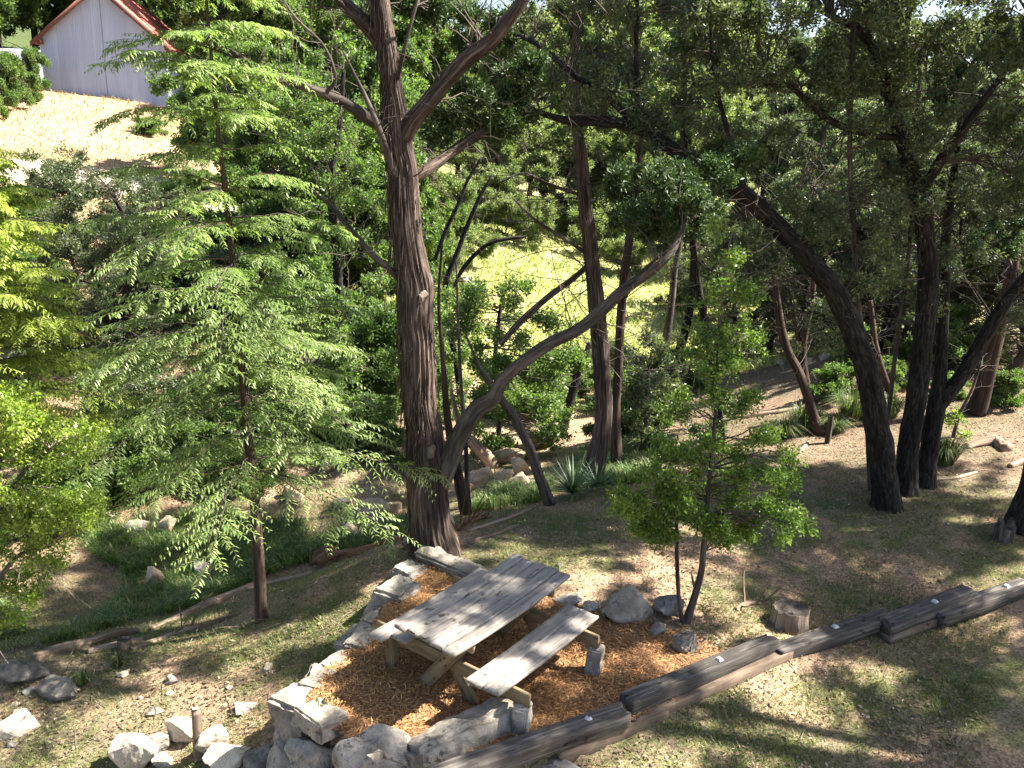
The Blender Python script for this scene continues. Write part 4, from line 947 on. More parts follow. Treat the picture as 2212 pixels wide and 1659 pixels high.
l8 = ced.limb([(858,170,9.98,9),(870,120,9.9,10),(885,60,9.9,8),(905,-10,9.9,6)], 'grey_bark', 'limb', sides=10, step=.05)
l9 = ced.limb([(700,203,9.7,9),(725,170,9.65,8),(700,100,9.6,6),(640,40,9.6,5),(600,-20,9.6,3)], 'grey_bark', 'limb', sides=8, step=.06)
l10 = ced.limb([(600,172,9.55,7),(560,160,9.5,7),(500,122,9.5,5),(440,100,9.5,3)], 'grey_bark', 'limb', sides=8, step=.06)
for o_, px_, py_, w_, h_, s_d in ((0, 931, 975, 24, 44, 1), (0, 876, 968, 30, 26, 2), (0, 915, 642, 26, 30, 3)):
    P0 = py(px_, py_, Yc-.17 if px_ > 880 else Yc-.02); q = pxsize(P0); me = hull_rock('branch_scar', M['dead_bark' if False else 'pale_knot'] if 'pale_knot' in M else stone_mat('pale_knot', (.15, .125, .11), (.05, .04, .035), (.25, .22, .19), .5), (w_*q, .16, h_*q), 7+s_d, 14, .2, rough=.08)
    if 'pale_knot' not in M: M['pale_knot'] = me.materials[0]
    obj('branch_scar', me, ced.r, loc=tuple(P0-b0))
# hanging bark strips
rg = np.random.default_rng(77); n = 520; P, R = tr; i = rg.integers(3, int(len(P)*.82), n); a = rg.uniform(math.pi, 2*math.pi, n)*1.0
ax = np.stack([np.cos(a), np.sin(a), 0*a], -1); s0 = P[i]+ax*R[i][:, None]*.98
Ln = rg.uniform(.12, .5, n); t = np.linspace(0, 1, 4)[None, :, None]
Q = s0[:, None]-np.array([.04, 0, 1.])*t*Ln[:, None, None]+ax[:, None]*(t*(1-t*.3))*rg.uniform(.0, .05, n)[:, None, None]+rg.normal(size=(n, 1, 3))*.03*t
V, F = tubes(Q, np.full((n, 1), .0055)*np.array([1, 1.2, 1, .4])[None]*rg.uniform(.5, 1.6, n)[:, None], 3); acc = Acc(); acc.add(V, F, Q.repeat(3, 1).reshape(-1, 3))
me = acc.mesh('bark_strips', M['cedar_bark']); me.transform(Matrix.Translation(-Vector(b0))); obj('bark_strips', me, ced.r)
for PR, n, kw in ((l1, 34, dict(L=(.2, 1.0), f0=.45, r=.006)), (l2, 26, dict(L=(.3, 1.3), f0=.15, r=.008)), (l3, 40, dict(L=(.2, .9), r=.006, droop=.5, up=-.2)), (l4, 34, dict(L=(.2, 1.0), r=.006)), (l5, 10, dict(L=(.2, .9))),
    (l6, 10, dict(L=(.1, .5))), (l7, 26, dict(L=(.2, .8))), (l9, 12, dict(L=(.2, .7), r=.004)), (l10, 12, dict(L=(.2, .6), r=.004))): ced.twigs(PR, n, **kw)
for c in [(1055,245,10.8,70,38),(1100,195,10.8,42,42),(990,262,10.7,48,30),(1130,262,10.9,40,30),(1015,225,10.7,40,28),(1060,288,10.8,34,22),(940,290,10.5,26,16),(1140,150,10.8,26,34),
          (1360,398,10.7,62,44),(1420,440,10.4,66,46),(1345,460,10.6,40,36),(1500,430,10.2,60,46),(1545,380,10.6,46,36),(1590,350,10.8,36,36),(1480,490,10.0,50,34),(1400,500,10.4,40,24),(1460,380,10.6,50,30),(1530,470,10.3,40,36),(1330,430,10.7,36,30),(1440,400,9.9,40,30),(1490,455,9.8,40,34),(1390,470,10.1,44,30),
          (1000,40,10.6,50,26),(1080,60,10.7,30,26),(930,20,10.4,40,24),(1010,110,10.7,24,20),(880,10,10.4,36,26)]:
    ced.clump(c, None, 40, per=64, amax=3, up=.5)


# ---- oak group on the right
ob = gp(1917, 1100)
oak = Tree('live oak group member with the long trunk that leans and arches far to the left', base=ob, seed=2)
oA = oak.limb([(1922,1125,11.85,70.2),(1917,1090,11.85,57.6),(1908,1010,11.85,52.2),(1898,940,11.8,50.4),(1882,850,11.75,50.4),(1862,770,11.7,48.6),(1832,690,11.6,48.6),(1800,625,11.5,45.0),(1755,570,11.5,41.4),(1700,510,11.5,39.6),(1640,448,11.5,37.8),(1585,402,11.5,36.0),(1535,368,11.5,34.2),(1480,338,11.5,30.6),(1430,305,11.5,28.8),(1370,275,11.5,25.2),(1300,262,11.5,22.5),(1240,262,11.5,18.9),(1185,250,11.45,13.5),(1130,225,11.4,8.1),(1085,190,11.4,3.6)], 'oak_bark', 'trunk', sides=40, ridge=.09, step=.05, kridge=14, knob=.2, stretch=5, flare=.2)
oB = oak.limb([(1380,282,11.5,12.6),(1330,225,11.6,18.0),(1270,185,11.7,16.2),(1220,145,11.8,14.4),(1160,95,11.9,11.7),(1090,62,12,9.0),(1030,20,12,6.3)], 'oak_bark', sides=14)
oC = oak.limb([(1600,410,11.5,12.6),(1590,340,11.6,13.5),(1560,240,11.7,10.8),(1540,150,11.8,9.0),(1535,40,11.9,7.2),(1530,-80,12,5.4)], 'oak_bark', sides=12)
oD = oak.limb([(1375,280,11.5,8.1),(1378,200,11.6,10.8),(1374,110,11.6,9.9),(1376,0,11.6,9.0),(1372,-150,11.7,5.4)], 'oak_bark', sides=12)
oak2 = Tree('tall straight dark oak trunk, middle of the three at the clump', base=gp(1957, 1068), seed=3)
o2 = oak2.limb([(1957,1090,12.4,55.8),(1957,1050,12.4,45.0),(1962,970,12.4,43.2),(1973,900,12.4,42.3),(1985,820,12.4,41.4),(1995,730,12.4,41.4),(2003,640,12.4,41.4),(2005,560,12.35,40.5),(1996,480,12.3,37.8),(1980,410,12.3,34.2),(1960,340,12.3,30.6),(1938,262,12.3,28.8),(1920,200,12.3,25.2),(1890,110,12.3,21.6),(1850,60,12.3,18.0),(1800,40,12.3,10.8)], 'oak_bark', 'trunk', sides=36, ridge=.09, step=.05, kridge=14, knob=.15, stretch=5, flare=.2)
o2b = oak2.limb([(1985,430,12.3,18.0),(2030,350,12.2,23.4),(2080,280,12.1,19.8),(2130,210,12,14.4),(2190,130,12,9.0),(2240,60,12,5.4)], 'oak_bark', sides=14)
o2c = oak2.limb([(1950,300,12.3,14.4),(1880,290,12.2,16.2),(1800,265,12.1,14.4),(1740,215,12,12.6),(1690,180,12,9.9),(1620,190,12,5.4)], 'oak_bark', sides=12)
o2d = oak2.limb([(1925,210,12.3,12.6),(1950,120,12.2,14.4),(1965,20,12.2,12.6),(1990,-100,12.2,8.1)], 'oak_bark', sides=12)
oak3 = Tree('forked dark oak trunk, rightmost of the three at the clump', base=gp(2001, 1052), seed=4)
o3 = oak3.limb([(1995,1078,12.7,52.2),(2000,1040,12.7,39.6),(2006,980,12.7,36.9),(2014,920,12.7,37.8),(2024,865,12.7,37.8),(2032,800,12.75,27.0),(2036,700,12.8,24.3),(2040,600,12.9,23.4),(2044,500,13,19.8),(2060,380,13,16.2),(2075,250,13,10.8)], 'oak_bark', 'trunk', sides=30, ridge=.09, step=.05, kridge=12, knob=.15, stretch=5, flare=.2)
o3b = oak3.limb([(2020,890,12.7,23.4),(2045,855,12.65,30.6),(2085,800,12.6,29.7),(2120,740,12.55,28.8),(2155,680,12.5,27.0),(2190,630,12.5,25.2),(2230,580,12.5,23.4),(2290,480,12.5,18.0)], 'oak_bark', sides=22, ridge=.09, kridge=10)
oak4 = Tree('thick dark oak trunk cut off by the right frame edge', base=gp(2212, 1110), seed=5)
o4 = oak4.limb([(2222,1135,11.2,99.0),(2226,1100,11.2,75.6),(2236,1040,11.2,55.8),(2246,960,11.2,48.6),(2262,860,11.2,46.8),(2290,700,11.2,45.0),(2330,500,11.2,41.4),(2370,250,11.2,34.2),(2400,0,11.2,25.2)], 'oak_bark', 'trunk', sides=36, ridge=.09, step=.06, kridge=14, knob=.15, stretch=5)
for T_, PR, n in ((oak, oA, 50), (oak, oB, 24), (oak, oC, 20), (oak, oD, 14), (oak2, o2, 30), (oak2, o2b, 22), (oak2, o2c, 30), (oak2, o2d, 14), (oak3, o3, 26), (oak3, o3b, 20)):
    T_.twigs(PR, n, L=(.3, 1.6), f0=.35, r=.008, up=.3)
rg = np.random.default_rng(21)
def scatter(T_, boxpx, Yr, n, rx, ry, ntw, **kw):
    x0, y0, x1, y1 = boxpx
    for _ in range(n):
        T_.clump((rg.uniform(x0, x1), rg.uniform(y0, y1), rg.uniform(*Yr), rx*rg.uniform(.7, 1.3), ry*rg.uniform(.7, 1.3)), None, ntw, **kw)
scatter(oak, (1130, -60, 1640, 240), (11.2, 12.6), 22, 80, 55, 34)
scatter(oak, (1250, 225, 1480, 290), (11.3, 11.9), 5, 60, 26, 36)
scatter(oak, (1560, 420, 1800, 640), (11.0, 12.0), 9, 60, 42, 34)
scatter(oak2, (1600, 40, 2212, 330), (11.4, 13.2), 21, 80, 55, 34)
scatter(oak2, (1600, -60, 2240, 60), (11.0, 13.2), 24, 80, 46, 32)
scatter(oak, (1180, -60, 1600, 50), (11.4, 13), 8, 80, 44, 32)
scatter(oak2, (1680, 330, 2212, 520), (11.4, 13.0), 11, 70, 50, 32)
scatter(oak3, (1780, 520, 2212, 700), (12.6, 14.5), 8, 60, 40, 30)
scatter(oak3, (2050, 250, 2300, 560), (12.2, 13.5), 10, 70, 60, 40)
# crowns above and right of the frame: leaf clumps added out of view for shade, with gaps left to light table, boulders and lawn strips
oak5 = Tree('wide oak standing beyond the right frame edge whose crown shades the lawn', base=(9.6, 6.6, g1(9.6, 6.6)), seed=8)
oak5.limb([(9.6,6.6,-.4,.26),(9.5,6.7,2,.2),(9.2,6.9,4.2,.17),(8.6,7.3,6.2,.13),(8.0,7.8,8,.08)], 'oak_bark', 'trunk', sides=20, world=True)
for e in ([(9.2,6.9,4.2,.1),(8.2,7.6,5.9,.08),(6.8,8.2,7.2,.06),(5.2,8.4,7.9,.04)], [(9.2,6.9,4.4,.1),(10.2,7.8,6.2,.07),(10.8,8.8,7.6,.04)], [(9.3,6.8,3.8,.1),(9.8,5.6,5.6,.07),(10,4.6,7,.04)], [(8.6,7.3,6.2,.08),(7.4,6.6,7.4,.05),(6.2,6.2,8.2,.03)]):
    oak5.limb(e, 'oak_bark', 'limb', sides=10, world=True, step=.15)
LIT = [(230,1530,360,62),(600,1405,190,34),(790,1520,100,44),(905,1445,70,36),(1450,1235,120,34),(1880,1235,150,40),(1600,1610,130,42),(1880,1560,110,30),(2080,1480,80,20),(1790,965,120,34),(1560,915,90,26),(885,1560,60,30),
       (1000,1600,110,40),(1600,1460,110,26),(2110,1640,100,24),(340,1630,170,44),(700,1545,60,40),(1330,1410,60,20),(1180,1450,60,22),(150,1280,120,60),(1130,1000,90,50),(820,1110,50,40),(1980,1330,50,16),(1420,1500,60,20),(1750,1480,80,22),(1250,1180,60,16),(2180,1250,60,20)]
SH = np.array([sd[0]/sd[2], sd[1]/sd[2]])
cnt = 0; TS = (ced, oak, oak2, oak4, oak5); SK = [np.vstack(t.sk) for t in TS]
for it_ in range(9000):
    tx, ty = (rg.uniform(-6, 10), rg.uniform(4.8, 21)) if it_ % 3 else (rg.uniform(3, 11), rg.uniform(10.5, 21)); h = rg.uniform(5.4, 9.2) if ty < 10 else rg.uniform(8, 11)
    g = np.array([tx, ty, 0.0 if tx > -1.5 else -.8]); q = (g-CP); zz = q@FW
    X_, Y_ = 1106+FPX*(q@RT)/zz, 829.5-FPX*(q@UP)/zz
    if not (-250 < X_ < 2500 and 760 < Y_ < 1750): continue
    if any(((X_-a)/(w+18))**2+((Y_-b_)/(hh+10))**2 < 1 for a, b_, w, hh in LIT): continue
    if n2(np.array([tx]), np.array([ty]), 1.3, 2, 50)[0] < .36: continue
    p = np.array([tx+SH[0]*h, ty+SH[1]*h, g[2]+h]); q = p-CP; zz = q@FW; X2, Y2 = 1106+FPX*(q@RT)/zz, 829.5-FPX*(q@UP)/zz
    if X2 < 2300 and Y2 > -70-900/zz: continue
    d_ = [np.min(np.linalg.norm(s_-p, axis=1)) for s_ in SK]; i_ = int(np.argmin(d_))
    if d_[i_] > (4.2 if ty < 10 else 7): continue
    TS[i_].clump(p, (.34, .34, .26), 15, amax=5, sub=4, per=20 if i_ else 44, lsize=1.9 if i_ else 1.8); cnt += 1
    if cnt >= 560: break
ced.done(); oak5.done()
for T_ in (oak, oak2, oak3, oak4): T_.done()

# ---- second cedar, its companion, leaning stems
c2 = Tree('second cedar, thinner straight trunk with bare dead side branches beside the yucca', base=gp(1287, 1052), seed=6, leaf='cedar')
s2 = c2.limb([(1278,1066,13.4,64),(1284,1020,13.4,48),(1296,960,13.4,42),(1303,900,13.4,38),(1302,820,13.4,37),(1296,740,13.4,38),(1288,660,13.4,36),(1280,580,13.4,34),(1272,500,13.4,32),(1262,420,13.4,30),(1256,340,13.4,27),(1250,280,13.4,24),(1248,180,13.4,20),(1244,60,13.4,16),(1240,-80,13.4,10)], 'cedar_bark', 'trunk', sides=28, ridge=.1, kridge=12, knob=.2, stretch=.6)
e1 = c2.limb([(1285,560,13.4,10),(1240,600,13.3,13),(1180,645,13.2,14),(1120,700,13.1,15),(1080,745,13,12)], 'cedar_bark', sides=10)
e2 = c2.limb([(1250,420,13.4,8),(1190,400,13.2,8),(1130,375,13,6),(1080,395,12.9,4)], 'grey_bark', sides=8)
e3 = c2.limb([(1265,545,13.4,8),(1210,510,13.2,8),(1150,470,13,6),(1110,430,12.9,4)], 'grey_bark', sides=8)
c2.twigs(s2, 120, L=(.3, 1.7), f0=.25, r=.007, droop=.1, up=.05); c2.twigs(e1, 14); c2.twigs(e2, 18); c2.twigs(e3, 18)
for c in [(1240,40,13.4,60,40),(1290,-30,13.4,60,40),(1200,-40,13.4,60,40)]: c2.clump(c, None, 30)
c2.done()
c3 = Tree('reddish thin cedar trunk close behind the second cedar on its right', base=gp(1335, 1018), seed=7, leaf='cedar')
s3 = c3.limb([(1333,1030,14.2,34),(1331,960,14.2,24),(1330,880,14.2,20),(1336,780,14.2,19),(1340,700,14.2,20),(1348,600,14.2,20),(1360,520,14.2,18),(1372,420,14.2,15),(1384,300,14.2,11),(1392,150,14.2,7)], 'red_bark', 'trunk', sides=16)
s3b = c3.limb([(1345,650,14.2,8),(1370,610,14.1,10),(1405,570,14,8),(1460,530,14,5)], 'red_bark', sides=8)
c3.twigs(s3, 70, L=(.3, 1.4), f0=.2, r=.006, up=.05); c3.done()
def stem(label, pts, m='grey_bark', tw=14, seed=0, leafc=(), leaf='oak', ntw=18, Lt=(.2, .9), base=None, cat='tree', extra=(), per=None, tone=0., name='tree', sides=12):
    b = gp(pts[0][0], pts[0][1]); dY = b[1]-pts[0][2]
    T_ = Tree(label, cat, name, b, seed+20, leaf=leaf); 
    P0 = [(x, y, Y+dY, w) for x, y, Y, w in pts]
    PR = T_.limb(P0, m, 'trunk', sides=sides, step=.08)
    if tw: T_.twigs(PR, tw, L=Lt, f0=.2, r=.005)
    for e in extra:
        q = T_.limb([(x, y, Y+dY, w) for x, y, Y, w in e], m, 'limb', sides=8, step=.08); T_.twigs(q, tw//2+2, L=Lt, r=.004)
    for c in leafc: T_.clump((c[0], c[1], c[2]+dY, c[3], c[4]), None, int((c[5] if len(c) > 5 else ntw)*1.25), per=per, tone=tone, lsize=1.25 if c[2] > 12 else 1.)
    return T_.done()
stem('bare stem leaning to the left behind the long low cedar limb', [(1190,1090,13,26),(1165,1030,13,23),(1140,960,13,22),(1110,900,13,20),(1080,858,13,18),(1050,815,13,14),(1030,780,13,8),(1005,720,13,4)], 'grey_bark', 10, 1)
stem('dark trunk standing right behind the cedar base', [(1008,1112,11,26),(996,1060,11,24),(984,1000,11,22),(972,940,11,18),(962,860,11,14),(955,760,11,10),(948,640,11,7),(955,520,11,4)], 'red_bark', 14, 2)
stem('thin dark pole-like stem beside the trunk behind the cedar base', [(1014,1108,11.6,12),(1009,1040,11.6,11),(1006,960,11.6,10),(998,860,11.6,8),(990,700,11.6,6),(985,560,11.6,3)], 'grey_bark', 10, 3)
stem('thick smooth dead trunk leaning in the creek behind the cedar', [(1068,1008,14.6,34),(1045,980,14.6,30),(1020,955,14.6,26),(1000,930,14.6,20),(985,890,14.6,13),(975,840,14.6,5)], 'dead_wood', 3, 4)
stem('short dark leaning stump trunk in the shade left of the second cedar', [(1213,930,15.5,26),(1222,900,15.5,22),(1236,850,15.5,20),(1252,800,15.5,16),(1275,740,15.5,12)], 'oak_bark', 12, 5)
stem('thin reddish tree leaning left over the bunch grass by the post', [(1772,938,14.5,28),(1758,900,14.5,22),(1745,860,14.5,20),(1728,810,14.5,19),(1705,765,14.5,18),(1690,720,14.5,18),(1680,660,14.5,16),(1672,590,14.5,12),(1660,480,14.5,9)], 'red_bark', 34, 6)
stem('thin upright tree behind the leaning reddish one', [(1745,870,17,20),(1740,820,17,18),(1733,760,17,17),(1742,700,17,15),(1755,640,17,13),(1760,540,17,9)], 'red_bark', 26, 7, extra=[[(1738,780,17,8),(1725,740,17,9),(1715,690,17,7),(1700,600,17,4)]])
stem('left one of two slim trunks silhouetted on the bright meadow', [(1438,748,20,20),(1444,700,20,17),(1452,640,20,15),(1458,580,20,14),(1470,520,20,11),(1480,420,20,8)], 'grey_bark', 40, 8, Lt=(.3,1.6))
stem('right one of two slim trunks silhouetted on the bright meadow', [(1462,780,19,22),(1475,735,19,20),(1486,690,19,18),(1494,640,19,16),(1497,580,19,15),(1500,520,19,12),(1510,400,19,9)], 'oak_bark', 40, 9, Lt=(.3,1.6))
stem('dark log-like trunk leaning right at the meadow edge', [(1540,760,17,24),(1580,725,17,22),(1620,690,17,18),(1660,650,17,10)], 'grey_bark', 12, 10)
stem('reddish cedar trunk on the litter slope at the far right', [(2108,892,18,44),(2125,840,18,36),(2140,780,18,32),(2155,720,18,30),(2172,650,18,26),(2190,560,18,22),(2200,440,18,16)], 'red_bark', 50, 11, Lt=(.4,2.2), leaf='cedar', leafc=[(2150,560,18,70,40),(2190,480,18,70,50),(2110,520,18,60,40)], ntw=26, sides=16)
stem('second reddish trunk leaning out of frame at the far right', [(2150,868,19,34),(2172,825,19,28),(2195,790,19,26),(2230,740,19,22)], 'red_bark', 10, 12)
stem('thin bare stem rising from behind the middle oak', [(1940,880,16,18),(1920,840,16,16),(1905,800,16,16),(1890,740,16,13),(1880,650,16,10)], 'red_bark', 24, 13)
stem('small leafy sprout with a thin curved stem by the oak at right', [(2058,945,14,8),(2075,890,14,7),(2100,840,14,6),(2120,780,14,4)], 'grey_bark', 8, 14, leafc=[(2055,900,14,26,22,10),(2080,930,14,16,14,6)], leaf='holly', tone=.3, cat='sapling', name='sapling')
stem('straight vertical sapling crossing the dark oak limb near the top', [(1880,1060,11.2,10),(1872,900,11.1,10),(1862,740,11,11),(1850,600,11,11),(1842,480,11,11),(1836,330,11,11),(1838,190,11,12),(1842,80,11,12),(1850,-40,11,8)], 'grey_bark', 50, 15, Lt=(.3,1.1),
     leafc=[(rg.uniform(1740,1960), rg.uniform(60,820), rg.uniform(10.6,11.4), 44, 34, 7) for _ in range(22)], tone=.3, cat='sapling', name='sapling')
stem('second vertical sapling with glossy light leaves right of the first', [(1905,1040,11.4,8),(1930,800,11.3,9),(1962,560,11.2,9),(1975,380,11.2,9),(1985,200,11.2,8),(1990,60,11.2,6)], 'grey_bark', 40, 16, Lt=(.3,1.0),
     leafc=[(rg.uniform(1900,2080), rg.uniform(80,700), rg.uniform(10.8,11.6), 44, 34, 7) for _ in range(16)], tone=.3, cat='sapling', name='sapling')
stem('slim dark tree rising through the canopy right of the second cedar', [(1560,960,14,18),(1540,800,14,16),(1500,560,14,15),(1480,330,14,14),(1478,160,14,13),(1476,0,14,11),(1474,-120,14,8)], 'oak_bark', 60, 17, Lt=(.3,1.5), leafc=[(rg.uniform(1400,1600), rg.uniform(-20,330), rg.uniform(13.4,14.6), 60, 44, 22) for _ in range(10)])
# dark trunks left of the cedar
stem('dark trunk leaning left through the thicket between cypress and cedar', [(838,690,14,30),(815,640,14,28),(775,560,14,26),(740,500,14,24),(705,440,14,22),(660,370,14,19),(615,310,14,16),(560,255,14,11),(500,220,14,7)], 'oak_bark', 60, 21, Lt=(.4,1.8), leafc=[(rg.uniform(480,780), rg.uniform(180,520), rg.uniform(13.2,14.8), 60, 44, 26) for _ in range(17)], leaf='elm', sides=16)
stem('upright dark trunk in the thicket close left of the big cedar', [(738,810,14.5,24),(736,700,14.5,22),(730,600,14.5,20),(722,500,14.5,18),(716,380,14.5,16),(735,260,14.5,12),(742,150,14.5,9)], 'oak_bark', 60, 22, Lt=(.4,1.6), leafc=[(rg.uniform(620,840), rg.uniform(60,560), rg.uniform(13.8,15.4), 56, 44, 24) for _ in range(18)], leaf='elm')
stem('slim curved stem at the left edge of the cedar trunk', [(800,560,13.5,14),(806,470,13.5,14),(800,400,13.5,13),(785,320,13.5,12),(770,250,13.5,9),(765,160,13.5,6)], 'oak_bark', 26, 23)
stem('small-leafed shrub with fine arching branches right of the cedar trunk', [(1000,900,15,16),(985,780,15,14),(960,640,15,13),(990,540,15,11),(1030,440,15,9),(1062,380,15,5)], 'oak_bark', 40, 24, extra=[[(975,640,15,8),(1000,580,15,9),(1050,530,15,9),(1100,515,15,8),(1135,512,15,6)], [(940,560,15,9),(962,500,15,10),(990,440,15,9),(1010,390,15,7),(1040,340,15,5)]],
     leafc=[(rg.uniform(930,1040), rg.uniform(560,900), rg.uniform(14.2,15.6), 44, 34, 20) for _ in range(12)], leaf='elm')
stem('lacy bright green shrub filling the gap right of the big cedar trunk', [(1080,980,15,12),(1075,880,15,11),(1070,760,15,10),(1085,640,15,8)], 'grey_bark', 30, 25, leafc=[(rg.uniform(950,1230), rg.uniform(620,960), rg.uniform(14,15.8), 50, 36, 24) for _ in range(30)]+[(1130,625,14.6,44,20,14),(1000,700,14.6,50,40,20),(1180,700,14.6,34,24,14)], leaf='elm', cat='shrub', name='shrub', tone=.08)
stem('loose shrub between the second cedar and the little holly', [(1400,960,16,12),(1395,880,16,10),(1400,800,16,8)], 'grey_bark', 30, 26, leafc=[(rg.uniform(1330,1560), rg.uniform(730,960), rg.uniform(15,17), 46, 34, 22) for _ in range(17)], leaf='oak', cat='shrub', name='shrub', tone=.2)
stem('dark rounded tree left of the cypress with several thin stems', [(255,800,14,22),(262,720,14,20),(275,620,14,18),(285,560,14,15),(270,470,14,12),(230,400,14,9)], 'oak_bark', 50, 27, extra=[[(262,720,14,9),(225,640,14,10),(190,560,14,9),(150,480,14,6)], [(275,640,14,9),(330,560,14,9),(360,500,14,6)]],
     leafc=[(rg.uniform(95,330), rg.uniform(350,560), rg.uniform(13,15), 58, 42, 34) for _ in range(24)]+[(rg.uniform(100,340), rg.uniform(560,860), rg.uniform(13,15), 60, 44, 26) for _ in range(20)]+[(150,360,14,50,36,30),(240,400,14,50,36,30)], sides=14)
stem('shaded shrub under the dark rounded tree at left', [(200,1000,12.6,12),(190,930,12.6,10),(180,860,12.6,6)], 'grey_bark', 24, 28, leafc=[(rg.uniform(140,430), rg.uniform(780,1000), rg.uniform(12.2,13.6), 55, 40, 26) for _ in range(18)], cat='shrub', name='shrub')
stem('shrub in the creek directly behind the cypress stem', [(640,980,14,12),(650,900,14,10),(660,800,14,6)], 'grey_bark', 24, 29, leafc=[(rg.uniform(440,860), rg.uniform(560,900), rg.uniform(13.6,15.5), 50, 38, 22) for _ in range(30)], leaf='elm', cat='shrub', name='shrub')

# ---- holly
hb = gp(1480, 1345); YH = hb[1]
hol = Tree('little twin-stemmed holly tree with light green leaves right of the table', 'tree', 'holly_tree', hb, 41, leaf='holly')
h1 = hol.limb([(1480,1352,YH,22),(1492,1315,YH,17),(1506,1270,YH,15),(1516,1230,YH,14),(1520,1185,YH,13),(1524,1140,YH,11),(1530,1060,YH,10),(1540,960,YH,9),(1548,850,YH+.1,8),(1552,740,YH+.2,7),(1562,620,YH+.3,6),(1580,500,YH+.4,4)], 'grey_bark', 'trunk', sides=14, step=.05)
h2 = hol.limb([(1476,1350,YH,12),(1468,1310,YH,9),(1464,1250,YH,9),(1462,1190,YH,8),(1462,1140,YH,7),(1450,1060,YH,6),(1420,1000,YH,4)], 'grey_bark', 'trunk', sides=10, step=.05)
h3 = hol.limb([(1503,1275,YH,5),(1498,1262,YH,6),(1494,1240,YH,3)], 'grey_bark', sides=6)
hol.twigs(h1, 60, L=(.2, .9), f0=.3, r=.004, up=.1); hol.twigs(h2, 24, L=(.2, .6), f0=.4, r=.003)
for c in [(1400,1120,50,34,40),(1370,1085,34,26,28),(1430,1150,44,24,34),(1470,1130,50,30,34),(1540,1140,50,34,34),(1600,1110,56,34,34),(1660,1120,50,30,30),(1700,1140,36,24,20),(1420,1040,44,36,30),(1490,1060,56,36,34),(1560,1050,56,36,32),(1630,1040,50,36,28),(1680,1060,44,30,22),
          (1440,960,46,36,24),(1500,980,50,36,28),(1570,970,50,36,26),(1640,960,46,36,20),(1690,1000,34,30,14),(1480,890,44,34,20),(1550,880,50,34,22),(1620,890,44,34,18),(1520,800,44,34,18),(1590,800,44,34,16),(1500,720,36,30,12),(1570,720,44,30,14),(1630,730,34,26,10),
          (1550,640,40,30,12),(1600,640,34,26,10),(1580,560,36,28,10),(1560,500,28,22,8),(1345,1090,22,18,14),(1460,1085,44,30,26),(1720,1120,24,20,10),(1590,1160,40,20,18)]:
    hol.clump((c[0], c[1], YH+rg.uniform(-.3, .35), c[2]*1.08, c[3]*1.1), None, int(c[4]*1.6), tone=.12 if c[0] < 1440 and c[1] > 1030 else -.03)
hol.done()

